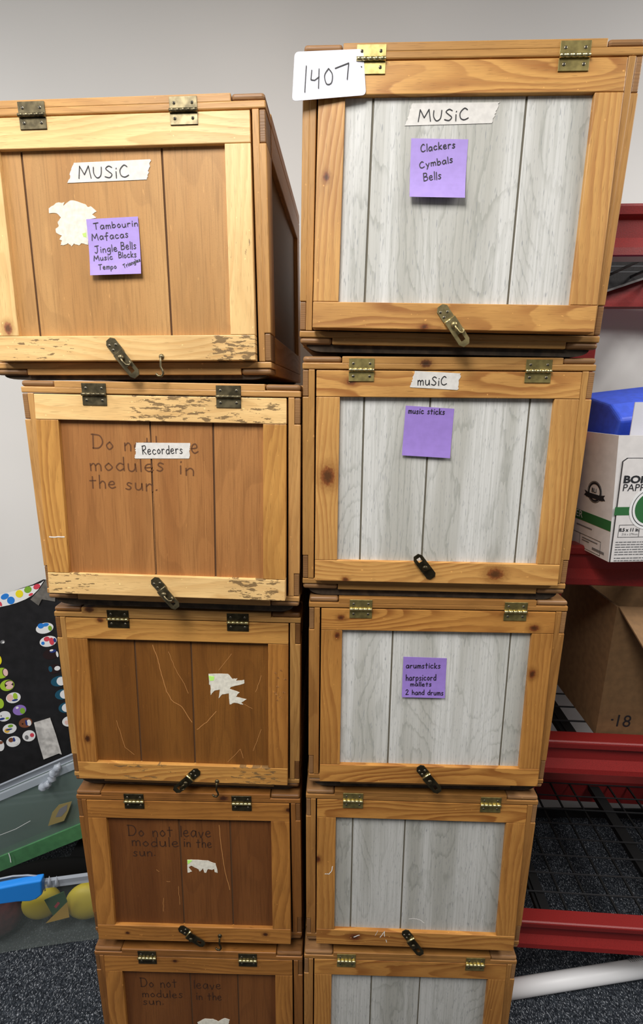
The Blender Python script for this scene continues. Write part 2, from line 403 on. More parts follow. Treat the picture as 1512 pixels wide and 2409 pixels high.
# ------------------------------------------------------------------ handwriting
def sm(pts, n=6):
    P = [pts[0]] + list(pts) + [pts[-1]]; out = []
    for i in range(1, len(P) - 2):
        for k in range(n):
            t = k / n; q = []
            for c in (0, 1):
                a, b, d, e = P[i - 1][c], P[i][c], P[i + 1][c], P[i + 2][c]
                q.append(.5 * (2 * b + (d - a) * t + (2 * a - 5 * b + 4 * d - e) * t * t + (3 * b - a - 3 * d + e) * t ** 3))
            out.append(tuple(q))
    out.append(tuple(pts[-1])); return out
FONT = {
 'M': [[(0, 0), (.1, 1), (.38, .3), (.68, 1), (.8, 0)]],
 'U': [sm([(0, .85), (.0, .35), (.2, 0), (.45, .2), (.52, .85)])],
 'S': [sm([(.48, .8), (.28, .92), (.08, .72), (.25, .5), (.46, .25), (.3, .0), (0, .08)])],
 'C': [sm([(.5, .85), (.3, .98), (.04, .6), (.08, .15), (.32, 0), (.58, .15)])],
 'T': [[(0, .95), (.6, 1.02)], [(.3, 1), (.28, 0)]],
 'J': [[(.05, .95), (.55, 1)], sm([(.34, 1), (.36, .3), (.2, -.05), (.0, .1)])],
 'B': [[(.05, 0), (.05, 1)], sm([(.05, 1), (.4, .95), (.4, .65), (.08, .52)]), sm([(.08, .52), (.48, .45), (.46, .1), (.05, 0)])],
 'D': [[(.05, 0), (.05, 1)], sm([(-.05, .98), (.45, .9), (.62, .45), (.4, .06), (.02, .02)])],
 'R': [[(.05, 0), (.05, 1)], sm([(.0, .95), (.42, 1), (.42, .6), (.08, .48)]), [(.1, .48), (.5, 0)]],
 '1': [[(.06, 1), (0, 0)]],
 '4': [[(.1, .98), (.0, .5), (.2, .45), (.46, .6)], [(.5, 1.0), (.36, .02)]],
 '0': [sm([(.25, .95), (.04, .55), (.12, .05), (.36, .1), (.42, .6), (.25, .95)])],
 '7': [[(0, .82), (.55, 1.0), (.42, .1)]],
 '2': [sm([(0, .75), (.22, 1), (.42, .75), (.2, .3), (0, 0)]) + [(.5, .03)]],
 'a': [sm([(.42, .5), (.2, .58), (.02, .28), (.16, 0), (.38, .2), (.43, .52)]), [(.43, .54), (.47, 0)]],
 'b': [[(.04, 1), (.04, 0)], sm([(.04, .35), (.25, .55), (.42, .28), (.22, 0), (.04, .12)])],
 'c': [sm([(.4, .46), (.2, .56), (.02, .28), (.18, 0), (.44, .1)])],
 'd': [sm([(.4, .45), (.2, .55), (.02, .26), (.18, 0), (.4, .15)]), [(.42, 1), (.42, 0)]],
 'e': [sm([(.03, .28), (.36, .34), (.3, .56), (.1, .5), (.02, .22), (.2, 0), (.44, .1)])],
 'f': [sm([(.45, .9), (.28, .95), (.2, .6), (.2, -.2)]), [(.0, .45), (.42, .5)]],
 'g': [sm([(.4, .5), (.18, .55), (.03, .28), (.2, .06), (.4, .3)]), sm([(.42, .55), (.4, -.2), (.2, -.4), (.02, -.28)])],
 'h': [[(.04, 1), (.04, 0)], sm([(.05, .35), (.22, .55), (.38, .4), (.4, 0)])],
 'i': [[(.06, .55), (.06, 0)], [(.07, .78), (.09, .84)]],
 'k': [[(.04, 1), (.04, 0)], [(.4, .58), (.06, .26), (.42, 0)]],
 'l': [[(.05, 1), (.05, 0)]],
 'm': [[(.03, .55), (.04, 0)], sm([(.04, .38), (.18, .56), (.29, .4), (.3, 0)]), sm([(.3, .38), (.45, .56), (.57, .4), (.58, 0)])],
 'n': [[(.03, .55), (.04, 0)], sm([(.04, .35), (.22, .56), (.37, .4), (.38, 0)])],
 'o': [sm([(.22, .56), (.03, .3), (.18, 0), (.4, .24), (.22, .56)])],
 'p': [[(.03, .55), (.03, -.4)], sm([(.03, .4), (.25, .58), (.42, .3), (.22, .02), (.03, .12)])],
 'r': [[(.03, .55), (.05, 0)], sm([(.05, .35), (.18, .54), (.36, .5)])],
 's': [sm([(.34, .5), (.16, .57), (.08, .4), (.3, .18), (.18, 0), (0, .06)])],
 't': [[(.18, .9), (.18, 0)], [(.0, .58), (.38, .6)]],
 'u': [sm([(.03, .55), (.05, .12), (.22, 0), (.38, .2), (.4, .55)]), [(.4, .55), (.44, 0)]],
 'v': [[(.02, .55), (.2, 0), (.4, .55)]],
 'y': [[(.02, .55), (.2, .1)], [(.42, .55), (.1, -.38)]],
 '.': [[(.03, .0), (.07, .05)]],
}
def write(mb, text, a, b, h, w, m, y, fn=None, jit=.03, rnd=None):
    """text between local points a and b (x,z), capital height h, pen width w"""
    rnd = rnd or random.Random(len(text))
    x = 0; L = []
    for ch in text:
        if ch == ' ': x += .5; continue
        G = FONT[ch]; wd = max(p[0] for s_ in G for p in s_)
        dy = rnd.uniform(-jit, jit); sc = 1 + rnd.uniform(-jit, jit) * 1.5
        for s_ in G: L.append([(x + p[0], dy + p[1] * sc) for p in s_])
        x += wd + .2
    tot = x - .2
    a = Vector((a[0], a[1])); b = Vector((b[0], b[1])); d = b - a; u = d.normalized(); n = Vector((-u.y, u.x)); sx = d.length / tot
    for s_ in L: mb.ribbon([a + u * (p[0] * sx) + n * (p[1] * h) for p in s_], w, m, y, fn)

# ------------------------------------------------------------------ crates
W, DEP, T = .44, .45, .019
HR, HL = .3783, .36736
POSE = {
 'R1': (.2019, .7442, 1.5718, -3.820, -.906), 'R2': (.2075, .7454, 1.1791, -1.893, .040), 'R3': (.2192, .7452, .7870, -1.069, .086),
 'R4': (.2160, .7451, .3896, -1.666, .266), 'R5': (.2123, .7327, .0010, -1.0, .064),
 'L1': (-.2792, .7652, 1.5275, -3.082, .512), 'L2': (-.2374, .7559, 1.1492, -2.35, -.428), 'L3': (-.2386, .7690, .7617, -1.277, -.460),
 'L4': (-.2334, .7620, .3790, -1.151, .491), 'L5': (-.2304, .7439, -.0013, -.9, .123)}
FLOOR = -.0135
PROT = dict(R1=.022, R2=.013, R3=.019, R4=.020, R5=.018, L1=.015, L2=.024, L3=.017, L4=.024, L5=.020)
TR_, BR_, ST_ = .040, .036, .0365      # rails and stiles of the door
REC = .007                             # panel recess

class Crate: pass
CR = {}
LOOK = {   # case, rail, stile, panel, groove, metal
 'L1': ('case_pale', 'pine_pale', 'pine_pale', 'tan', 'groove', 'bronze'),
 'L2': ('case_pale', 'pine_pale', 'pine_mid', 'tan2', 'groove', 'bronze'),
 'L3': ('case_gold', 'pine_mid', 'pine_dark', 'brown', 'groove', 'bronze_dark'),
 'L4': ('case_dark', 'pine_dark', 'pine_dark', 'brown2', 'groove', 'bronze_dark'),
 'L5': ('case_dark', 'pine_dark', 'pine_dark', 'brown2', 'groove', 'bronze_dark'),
 'R1': ('case_gold', 'pine_gold', 'pine_gold_fine', 'grey', 'groove_grey', 'brass'),
 'R2': ('case_gold', 'pine_gold', 'pine_gold_fine', 'grey', 'groove_grey', 'brass'),
 'R3': ('case_amber', 'pine_amber', 'pine_amber_fine', 'grey', 'groove_grey', 'brass'),
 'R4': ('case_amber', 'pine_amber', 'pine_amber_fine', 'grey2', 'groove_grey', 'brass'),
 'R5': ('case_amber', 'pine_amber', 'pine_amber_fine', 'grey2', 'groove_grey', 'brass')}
LABEL = {
 'L1': 'wooden crate with tan panel under masking tape reading MUSIC, on top of the left stack',
 'L2': 'wooden crate with tan panel behind the Recorders tape label, second in the left stack',
 'L3': 'wooden crate with scratched brown panel and no handwriting, third down the left stack',
 'L4': 'wooden crate with dark brown panel fully in view, faint handwriting, fourth down the left stack',
 'L5': 'bottom wooden crate of the left stack, dark brown panel cut off by the picture edge',
 'R1': 'wooden crate with grey woodgrain panel behind the 1407 card, on top of the right stack',
 'R2': 'wooden crate with grey panel under the music sticks note, second in the right stack',
 'R3': 'wooden crate with grey panel under the note listing hand drums, third in the right stack',
 'R4': 'wooden crate with bare grey panel and white scuffs below, fourth down the right stack',
 'R5': 'bottom wooden crate of the right stack, bare grey panel cut off by the picture edge'}
HINGE = {'L1': [(73, 267), (430, 254)], 'R1': [(873, 132), (1353, 128)], 'L2': [(219.5, 923), (536.5, 929.5)], 'R2': [(850.5, 865), (1268, 868.5)],
 'L3': [(276, 1452), (558.5, 1460.7)], 'R3': [(849, 1426.7), (1214, 1435.6)], 'L4': [(313.7, 1883), (567.5, 1888.7)], 'R4': [(830.5, 1874.8), (1156, 1882.7)],
 'L5': [(344.5, 2248), (582, 2256)], 'R5': [(814.6, 2254.5), (1118.6, 2265)]}
GROOVE = {'L1': [(72, 570), (392, 570)], 'R1': [(868, 466), (1217, 466)], 'L2': [(359.5, 1170), (504, 1172)], 'R2': [(851.5, 1123), (1002, 1125), (1229, 1127)],
 'L3': [(324.5, 1651), (454, 1654)], 'R3': [(918, 1635), (1188, 1644)], 'L4': [(426.5, 2044), (544.5, 2048)], 'R4': [(827, 2045), (947.5, 2049)],
 'L5': [(449, 2330), (560, 2330)], 'R5': [(872, 2340), (985, 2345)]}
LATCH = {'L1': ((254, 798), (322, 886)), 'R1': ((1035, 719), (1097, 812)), 'L2': ((359, 1361.5), (417, 1430.5)), 'R2': ((1018, 1360), (978, 1307)),
 'L3': ((467, 1813), (411, 1862)), 'R3': ((984.7, 1804), (1033, 1864)), 'L4': ((421, 2183), (480, 2224)), 'R4': ((950, 2191), (991.6, 2246.6))}
HOOK = {'L1': (380, 839), 'L3': (510.5, 1838), 'L4': (517, 2201)}
# knots: part -> list of (px, py, radius in m)
KNOT = {'L1': {'stile0': [(18.6, 773, .0065)]},
 'R1': {'stile0': [(767, 416, .0045)], 'rail1': [(998, 769, .0042)]},
 'R2': {'rail0': [(825.6, 898, .0055)], 'top': [(1001.8, 855, .006)], 'stile0': [(770.8, 1120.6, .0115)], 'rail1': [(812, 1363, .004), (1165, 1350.6, .010)]},
 'L3': {'top': [(209, 1434, .006)], 'rail0': [(235.4, 1459, .0042)], 'stile0': [(205.8, 1738, .0048)]},
 'R3': {'rail0': [(802, 1453, .0045), (1256, 1478, .006)], 'stile1': [(1252, 1586, .006)], 'stile0': [(793, 1495, .0045)]},
 'L4': {'top': [(526.6, 1878.5, .006)], 'rail0': [(680, 1906, .005)], 'rail1': [(300, 2194.6, .003), (624, 2198.5, .004)]},
 'L5': {'rail0': [(411.5, 2261, .0035)]},
 'R4': {'stile0': [(747.5, 2022, .0055)], 'rail1': [(834, 2205, .008)]}}
WEAR = {'L1': {'rail1': [(95, .09, .96), (560, .075, 1.05)], 'stile1': [(590, .03, .92)]},
 'L2': {'rail0': [(400, .115, 1.03), (580, .10, .99)], 'rail1': [(170, .09, .98), (600, .08, 1.03)]},
 'L3': {'rail1': [(340, .10, .98), (600, .08, 1.01)]}}

def lerp(a, b, t): return a + (b - a) * t

def make_crate(n):
    c = Crate(); CR[n] = c
    x, y, z, yaw, tilt = POSE[n]; H = HR if n[0] == 'R' else HL
    c.M = Matrix.Translation((x, y, z)) @ Euler((0, -R(tilt), R(yaw)), 'XYZ').to_matrix().to_4x4()
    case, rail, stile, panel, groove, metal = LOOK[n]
    eg = 'endgrain_dark' if n in ('L4', 'L5', 'L3') else 'endgrain'
    rnd = random.Random(n)
    sd = lambda: rnd.uniform(1, 90)
    root = empty('wooden_crate', c.M, LABEL[n], 'crate', 'wooden crates in the left stack' if n[0] == 'L' else 'wooden crates in the right stack')
    c.root = root
    k_ = int(n[1]); c.gap = .0130
    for sg in (-1, 1):
        p = c.M @ Vector((sg * W / 2, .02, 0))
        if k_ == 5: g = p.z - FLOOR
        else:
            x2, y2, z2_, yw2, t2 = POSE[n[0] + str(k_ + 1)]; g = p.z - (z2_ + H + (p.x - x2) * math.sin(R(t2)))
        c.gap = min(c.gap, g)
    c.gap = max(c.gap, .004)
    hw = W / 2
    # ---- top: a frame of rails with a recessed plywood field, end grain of the side rails showing in front
    c.zt = H - T - .0007
    hd = c.zt - T - .001
    c.th = -math.asin(PROT[n] / hd)
    c.D = Matrix.Translation((0, .0004, c.zt)) @ Matrix.Rotation(c.th, 4, 'X')     # door frame: hinge line at origin
    c.MD = c.M @ c.D; c.hd = hd
    def crate_uv(px, py): return at_plane(px, py, c.M, 0)
    for nm, z0, z1, up in (('top_board', H - T, H, 1), ('bottom_board', 0, T, -1)):
        mb = MB(); s0 = sd()
        bl = .054 + rnd.uniform(-.008, .006); b2 = .054 + rnd.uniform(-.008, .006)
        half = (z0 + z1) / 2
        zo, zi = ((half, z1), (z0, half)) if up > 0 else ((z0, half), (half, z1))
        # the front rail: full depth in the middle, half lap at both ends
        fd = .050
        mb.box(-hw, hw, 0, fd, zi[0], zi[1] + (.0002 if up > 0 else 0), case, 'x', s0, .0018)
        mb.box(-hw + bl + .0006, hw - b2 - .0006, 0, fd, zo[0] - (.001 if up > 0 else 0), zo[1] + (.001 if up < 0 else 0), case, 'x', s0, .0012)
        mb.box(-hw + .0008, -hw + bl, .0006, fd, zo[0], zo[1], eg, 'x', sd(), .0042, 3)
        mb.box(hw - b2, hw - .0008, .0006, fd, zo[0], zo[1], eg, 'x', sd(), .0042, 3)
        for sg in (-1, 1):
            xa, xb = (-hw, -hw + .05) if sg < 0 else (hw - .05, hw)
            mb.box(xa, xb, fd + .0004, DEP - fd, z0, z1, case, 'y', sd(), .002)
        mb.box(-hw, hw, DEP - fd, DEP, z0, z1, case, 'x', sd(), .002)
        zz = (z1 - .010, z1 - .006) if up > 0 else (z0 + .006, z0 + .010)
        mb.box(-hw + .045, hw - .045, fd - .004, DEP - fd + .004, zz[0], zz[1], 'ply', 'y', sd(), 0)
        pr = {}
        for i, (px, py, r_) in enumerate(KNOT.get(n, {}).get('top', []) if up > 0 else []):
            q = crate_uv(px, py); pr['knot_' + 'ab'[i]] = (q.x, q.z, r_)
        mb.build(nm, root, None, pr)
    # ---- sides: framed panels, lap blocks at the front corners
    for sg in (-1, 1):
        mb = MB(); s0 = sd()
        def bx(a, b, *r, **k):
            xa, xb = (hw - b, hw - a) if sg > 0 else (-hw + a, -hw + b)
            mb.box(xa, xb, *r, **k)
        z0, z1 = T + .0004, H - T - .0004; kb = .040; fd = .045
        bx(T / 2, T, 0, fd, z0, z1, case, axis='z', seed=s0, bev=.001)
        bx(0, T / 2 + .001, 0, fd, z0 + kb + .0006, z1 - kb - .0006, case, axis='z', seed=s0, bev=.0014)
        bx(.0006, T / 2 - .0002, .0006, fd, z1 - kb, z1 - .0006, eg, axis='x', seed=sd(), bev=.0014)
        bx(.0006, T / 2 - .0002, .0006, fd, z0 + .0006, z0 + kb, eg, axis='x', seed=sd(), bev=.0014)
        bx(0, T, fd + .0004, DEP - .001, z1 - kb, z1, case, axis='y', seed=sd(), bev=.0012)
        bx(0, T, fd + .0004, DEP - .001, z0, z0 + kb, case, axis='y', seed=sd(), bev=.0012)
        bx(0, T, DEP - fd, DEP - .001, z0 + kb, z1 - kb, case, axis='z', seed=sd(), bev=.0012)
        bx(.008, .013, fd - .004, DEP - fd + .004, z0 + kb - .004, z1 - kb + .004, 'ply', axis='z', seed=sd(), bev=0)
        mb.build('side_panel', root)
    mb = MB(); mb.box(-hw + T, hw - T, DEP - .012, DEP - .004, T, H - T, 'ply', 'z', sd(), 0); mb.build('back_panel', root)
    # ---- skids under the crate
    hs = c.gap - .0004
    for ya, yb in ((.007, .040), (DEP - .045, DEP - .012)):
        mb = MB(); e = hw - .010
        poly = [(-e, 0.0005)] + [(-e + .026 * (1 - math.cos(a)) , -hs * math.sin(a)) for a in (.25, .5, .8, 1.1, 1.4, 1.57)] + \
               [(e - .026 * (1 - math.cos(a)), -hs * math.sin(a)) for a in (1.57, 1.4, 1.1, .8, .5, .25)] + [(e, .0005)]
        mb.prism(poly, ya, yb, 'skid'); mb.build('skid', root)
    # ---- door
    dw = hw - T - .0015; dx = .0010 if n[0] == 'R' else -.0012
    x0, x1 = -dw + dx, dw + dx
    def door_uv(px, py, off=0.): return at_plane(px, py, c.MD, off)
    c.uv = door_uv; c.panel_y = REC
    gx = sorted(door_uv(px, py, REC).x for px, py in GROOVE[n])
    c.px0, c.px1, c.pz0, c.pz1 = x0 + ST_, x1 - ST_, -hd + BR_, -TR_
    mb = MB(); gw = .0015
    ed = [c.px0 - .004] + gx + [c.px1 + .004]
    for i in range(len(ed) - 1):
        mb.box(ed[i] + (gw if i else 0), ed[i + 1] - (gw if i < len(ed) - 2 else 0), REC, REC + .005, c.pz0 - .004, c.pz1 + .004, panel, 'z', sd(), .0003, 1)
    mb.box(c.px0 - .004, c.px1 + .004, REC + .0014, REC + .006, c.pz0 - .004, c.pz1 + .004, groove, 'z', 0, 0)
    door = mb.build('door', root, c.D); c.door = door
    def props(key, al):
        pr = {}
        for i, (px, py, r_) in enumerate(KNOT.get(n, {}).get(key, [])):
            q = door_uv(px, py); pr['knot_' + 'ab'[i]] = (q.x, q.z, r_) if al == 'x' else (q.z, q.x, r_)
        for i, (px, wdt, st) in enumerate(WEAR.get(n, {}).get(key, [])):
            q = door_uv(px, 0) if al == 'x' else door_uv(600, px)
            if al == 'x':
                yy = HINGE[n][0][1] + (60 if key == 'rail0' else 0)
                q = door_uv(px, yy if key == 'rail0' else LATCH[n][0][1])
            pr['wear_' + 'ab'[i]] = (q.x if al == 'x' else q.z, wdt, st)
        return pr
    dt = .0185
    for i, (za, zb) in enumerate(((-TR_, -.0006), (-hd, -hd + BR_))):
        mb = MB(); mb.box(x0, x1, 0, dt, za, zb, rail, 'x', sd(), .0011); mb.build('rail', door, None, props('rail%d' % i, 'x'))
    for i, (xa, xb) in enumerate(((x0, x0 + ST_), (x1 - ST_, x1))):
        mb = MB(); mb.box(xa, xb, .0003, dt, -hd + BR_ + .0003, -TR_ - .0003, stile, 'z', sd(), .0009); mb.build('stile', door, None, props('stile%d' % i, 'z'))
    # ---- hinges
    for hx, hy in HINGE[n]:
        q = at_plane(hx, hy, c.M, -.003); u = q.x; l2 = .0193; hh = .0168
        mb = MB()
        mb.box(u - l2, u + l2, -.0014, .0002, c.zt, c.zt + hh, metal, 'x', 0, .0003, 1)
        # lower leaf follows the door
        mb.box(u - l2, u + l2, -.0014, .0002, -hh, 0, metal, 'x', 0, .0003, 1, M4=c.D)
        segs = 5
        for k in range(segs):
            a = u - l2 + 2 * l2 * k / segs; b = a + 2 * l2 / segs - .00015
            mb.tube([(a, -.0026, c.zt), (b, -.0026, c.zt)], .0026, 'barrel' if (metal == 'brass' or n in ('L3', 'L4', 'L5')) else metal, 10)
        hg = mb.build('hinge', root)
        for sx in (-1, 1):
            for up in (1, -1):
                sb = MB()
                p = Vector((u + sx * .0125, -.0012, c.zt + .0092)) if up > 0 else c.D @ Vector((u + sx * .0125, -.0014, -.0092))
                sb.dome(p, .0023, 'screw', .45)
                sb.box(p.x - .0009, p.x + .0009, p.y - .0011, p.y - .0009, p.z - .0009, p.z + .0009, 'hole', bev=0)
                sb.build('screw', hg)
    # ---- latch
    if n in LATCH:
        metal = {'R1': 'brass_dull', 'L1': 'bronze', 'L2': 'bronze'}.get(n, 'bronze_dark')
        A = door_uv(*LATCH[n][0], -.002); B = door_uv(*LATCH[n][1], -.006)
        d = Vector((B.x - A.x, 0, B.z - A.z)); L = d.length; ang = math.atan2(d.z, d.x)
        LM = c.D @ Matrix.Translation((A.x, 0, A.z)) @ Matrix.Rotation(-ang, 4, 'Y')   # local x along the latch
        w = .0085
        mb = MB()
        k = L * .36
        mb.prism([(.0, -.004), (.005, -w), (k, -w), (k, w), (.005, w), (0, .004)], -.0018, .0, metal)
        mb.tube([(k + .001, -.0032, -w), (k + .001, -.0032, w)], .0026, 'barrel' if n in ('L3', 'R4', 'L4', 'R3', 'R1') else metal, 10)
        e = L
        sl0, sl1, sw = L * .72, L * .88, .0032
        top = [(k, -w), (e - .006, -w), (e, -.0045), (e, .0045), (e - .006, w), (k, w)]
        yp = (-.0062, -.0046)
        # strap plate with a slot: four strips round the hole
        mb.prism([(k, -w), (sl0, -w), (sl0, w), (k, w)], *yp, metal)
        mb.prism([(sl0, -w), (sl1, -w), (sl1, -sw), (sl0, -sw)], *yp, metal)
        mb.prism([(sl0, sw), (sl1, sw), (sl1, w), (sl0, w)], *yp, metal)
        mb.prism([(sl1, -w), (e - .006, -w), (e, -.0045), (e, .0045), (e - .006, w), (sl1, w)], *yp, metal)
        lat = mb.build('latch', root, LM)
        if n != 'R2':
            for px_, pz_ in ((.008, -.0045), (.013, .004), (.0165, -.0042)):
                sb = MB(); sb.dome((px_, -.0018, pz_), .0021, 'screw', .45); sb.box(px_ - .0007, px_ + .0007, -.0030, -.0026, pz_ - .0007, pz_ + .0007, 'hole', bev=0)
                sb.build('screw', lat)
        sb = MB()
        kx = L * .50
        sb.tube([(kx, -.006, 0), (kx, -.0105, 0)], .0024, metal, 10); sb.dome((kx, -.0100, 0), .0046, metal, .7)
        if n in ('L1', 'R1', 'L3', 'L2'):
            sb.tube([Vector(p) for p in ((kx, -.011, 0), (kx + .007, -.012, -.001), (kx + .013, -.0115, -.0005), (kx + .0165, -.010, .003), (kx + .015, -.009, .0065), (kx + .011, -.009, .007))], .0016, metal, 8)
        sb.build('turn_knob', lat)
    if n in HOOK:
        q = door_uv(*HOOK[n], 0)
        hb = MB(); o = Vector((q.x, -.004, q.z))
        hb.dome(o + Vector((0, .004, 0)), .0042, metal, .9)
        pts = [(0, 0, 0), (0, -.001, -.008), (-.0005, -.001, -.015), (.002, -.001, -.020), (.003, -.001, -.025), (0, -.001, -.029), (-.005, -.001, -.0285), (-.008, -.001, -.025)]
        hb.tube([o + Vector(p) for p in pts], .0017, metal, 8)
        hb.build('hook', door)
    return c
for n in POSE: make_crate(n)

# ---- writing directly on the door panels
def door_writing(n, lines, mat, w, name='handwriting'):
    c = CR[n]; yy = REC - .00025
    for txt, a, b, hpx in lines:
        mb = MB()
        A = c.uv(*a, REC); B = c.uv(*b, REC); T_ = c.uv(a[0], a[1] - hpx, REC)
        write(mb, txt, (A.x, A.z), (B.x, B.z), T_.z - A.z, w, mat, yy, jit=.05)
        mb.build(name, c.door)
def z3(x, y): return (30 + x / 2.1296, 860 + y / 2.1296)
def z7(x, y): return (150 + x / 2.5627, 1820 + y / 2.5627)
def z1(x, y): return (x / 1.9895, 180 + y / 1.9895)
def z2(x, y): return (660 + x / 1.7746, 60 + y / 1.7746)
def z4(x, y): return (690 + x / 2.0432, 800 + y / 2.0432)
def z5(x, y): return (100 + x / 2.3625, 1390 + y / 2.3625)
def z6(x, y): return (690 + x / 2.2567, 1370 + y / 2.2567)
def z8(x, y): return (690 + x / 2.52, 1820 + y / 2.52)
door_writing('L2', [('Do not', z3(400, 416), z3(690, 428), 32), ('l', z3(718, 424), z3(722, 424), 32), ('e', z3(895, 436), z3(928, 436), 36),
                    ('modules', z3(388, 525), z3(755, 528), 32), ('in', z3(835, 545), z3(905, 548), 32),
                    ('the', z3(388, 612), z3(515, 615), 30), ('sun.', z3(567, 618), z3(722, 628), 30)], 'pencil', .0021)
door_writing('L4', [('Do not', z7(390, 375), z7(655, 378), 24), ('leave', z7(705, 380), z7(885, 385), 24), ('module', z7(412, 435), z7(690, 440), 21), ('in the', z7(725, 440), z7(890, 445), 20),
                    ('sun.', z7(420, 495), z7(550, 495), 20)], 'pencil_faint', .0021)
door_writing('L5', [('Do not', z7(465, 1285), z7(680, 1288), 20), ('leave', z7(785, 1295), z7(945, 1300), 19), ('modules', z7(475, 1345), z7(715, 1350), 17), ('in the', z7(800, 1362), z7(950, 1365), 17),
                    ('sun.', z7(480, 1390), z7(600, 1392), 17)], 'pencil_faint', .0021)
def scratches(n, strokes, mat, off=REC - .0002, name='scratch_mark'):
    c = CR[n]; mb = MB(); rnd = random.Random(n)
    for pts, w in strokes:
        q = [c.uv(*p, off) for p in pts]; P = [(v.x, v.z) for v in q]; out = []
        for i in range(len(P) - 1):
            for k in range(5):
                t = k / 5; out.append((lerp(P[i][0], P[i + 1][0], t) + rnd.uniform(-.0006, .0006), lerp(P[i][1], P[i + 1][1], t) + rnd.uniform(-.0006, .0006)))
        out.append(P[-1]); mb.ribbon(out, w, mat, off)
    return mb.build(name, c.door)
scratches('L3', [([z5(*p) for p in ((610, 300), (640, 380), (660, 460), (690, 560), (720, 610), (775, 645), (830, 730))], .0013),
                 ([z5(*p) for p in ((860, 770), (910, 730), (965, 670))], .0013), ([z5(*p) for p in ((1185, 560), (1215, 470))], .0009), ([z5(*p) for p in ((1170, 890), (1215, 770))], .0008),
                 ([z5(*p) for p in ((1030, 950), (1100, 880), (1115, 930))], .0008), ([z5(*p) for p in ((1120, 630), (1165, 655))], .0008),
                 ([z5(*p) for p in ((700, 340), (740, 440), (790, 520), (810, 570))], .0008), ([z5(*p) for p in ((410, 720), (460, 870), (510, 910))], .0008), ([z5(*p) for p in ((980, 440), (1050, 350))], .0008)], 'scratch')
rnd_ = random.Random(11)
scratches('L3', [([z5(x_, y_), z5(x_ + 7, y_ + 4)], .0022) for x_, y_ in ((1290, 455), (1305, 480), (1322, 440), (1302, 530), (1290, 565), (1318, 590), (1338, 562), (1300, 605), (1345, 490), (1296, 575))], 'scratch', -.0001, 'paint_spot')
scratches('L4', [([z7(*p) for p in ((935, 310), (950, 450), (975, 600), (1000, 700))], .0012), ([z7(*p) for p in ((600, 750), (600, 830))], .0009), ([z7(*p) for p in ((690, 680), (700, 790))], .0008),
                 ([z7(*p) for p in ((560, 580), (575, 590))], .001), ([z7(*p) for p in ((620, 650), (640, 650))], .001)], 'scratch')
scratches('L2', [([z3(*p) for p in ((960, 480), (965, 700), (968, 980))], .0008), ([z3(*p) for p in ((680, 300), (700, 480), (715, 1040))], .0006)], 'scratch')
scratches('L2', [([z3(*p) for p in ((185, 858), (258, 858))], .0018)], 'scuff', -.0001)
scratches('R4', [([z8(*p) for p in ((685, 862), (715, 858), (750, 868), (775, 885))], .0014)], 'scuff')
scratches('R4', [([z8(*p) for p in ((187, 595), (210, 595), (228, 575), (232, 550))], .0016), ([z8(*p) for p in ((360, 970), (390, 958))], .002), ([z8(*p) for p in ((515, 970), (540, 935), (540, 965))], .0014),
                 ([z8(*p) for p in ((548, 985), (552, 1000))], .0014), ([z8(*p) for p in ((485, 960), (500, 930))], .0007)], 'scuff', -.0001)

# ------------------------------------------------------------------ papers stuck on the crates
def sheet(name, n, quad, mat, label, cat, group, lines, pen, off, curl=0., ragged=False, ink='ink', th=.0003, fold=None):
    """a rectangular paper given by its four corners (TL, TR, BR, BL) on door plane local y = off"""
    c = CR[n]; q = [c.uv(*p, off) for p in quad]
    o = (q[0] + q[1] + q[2] + q[3]) / 4
    P = [(v.x - o.x, v.z - o.z) for v in q]
    M4 = c.MD @ Matrix.Translation((o.x, off, o.z))
    zb = min(P[2][1], P[3][1]); zt = max(P[0][1], P[1][1])
    def cy(x, z):
        t = min(1, max(0, (z - zb) / (zt - zb))); r = -curl * (1 - t) ** 3
        if fold: r += fold(x, z)
        return r
    mb = MB(); NX, NZ = 14, 14; rnd = random.Random(label); vs = []; fs = []
    jl = [rnd.uniform(-.0012, .0012) if ragged else 0 for _ in range(NZ + 1)]; jr = [rnd.uniform(-.0012, .0012) if ragged else 0 for _ in range(NZ + 1)]
    for lay in (0, 1):
        for j in range(NZ + 1):
            for i in range(NX + 1):
                u, v = i / NX, j / NZ
                x = lerp(lerp(P[0][0], P[1][0], u), lerp(P[3][0], P[2][0], u), v) + (jl[j] if i == 0 else jr[j] if i == NX else 0)
                z = lerp(lerp(P[0][1], P[1][1], u), lerp(P[3][1], P[2][1], u), v)
                vs.append((x, cy(x, z) + (0 if lay == 0 else th), z))
    S = (NX + 1) * (NZ + 1)
    for lay in (0, 1):
        for j in range(NZ):
            for i in range(NX):
                a = lay * S + j * (NX + 1) + i; f = [a, a + 1, a + NX + 2, a + NX + 1]; fs.append(f if lay == 0 else f[::-1])
    ring = [i for i in range(NX + 1)] + [(j + 1) * (NX + 1) - 1 for j in range(1, NZ + 1)] + [NZ * (NX + 1) + i for i in range(NX - 1, -1, -1)] + [j * (NX + 1) for j in range(NZ - 1, 0, -1)]
    for k in range(len(ring)):
        a, b = ring[k], ring[(k + 1) % len(ring)]; fs.append([a, a + S, b + S, b])
    mb.add(vs, fs, mat, smooth=False)
    ob = mb.build(name); ob.matrix_world = M4; tag(ob, label, cat, group)
    if lines:
        wb = MB()
        for txt, a, b, hpx in lines:
            A = c.uv(*a, off) - o; B = c.uv(*b, off) - o; T_ = c.uv(a[0], a[1] - hpx, off) - o
            write(wb, txt, (A.x, A.z), (B.x, B.z), T_.z - A.z, pen, ink, -.0004, cy, jit=.04)
        wb.build('handwriting', ob)
    return ob
PY_ = REC - .0006
def Q(f, *p): return [f(*a) for a in p]
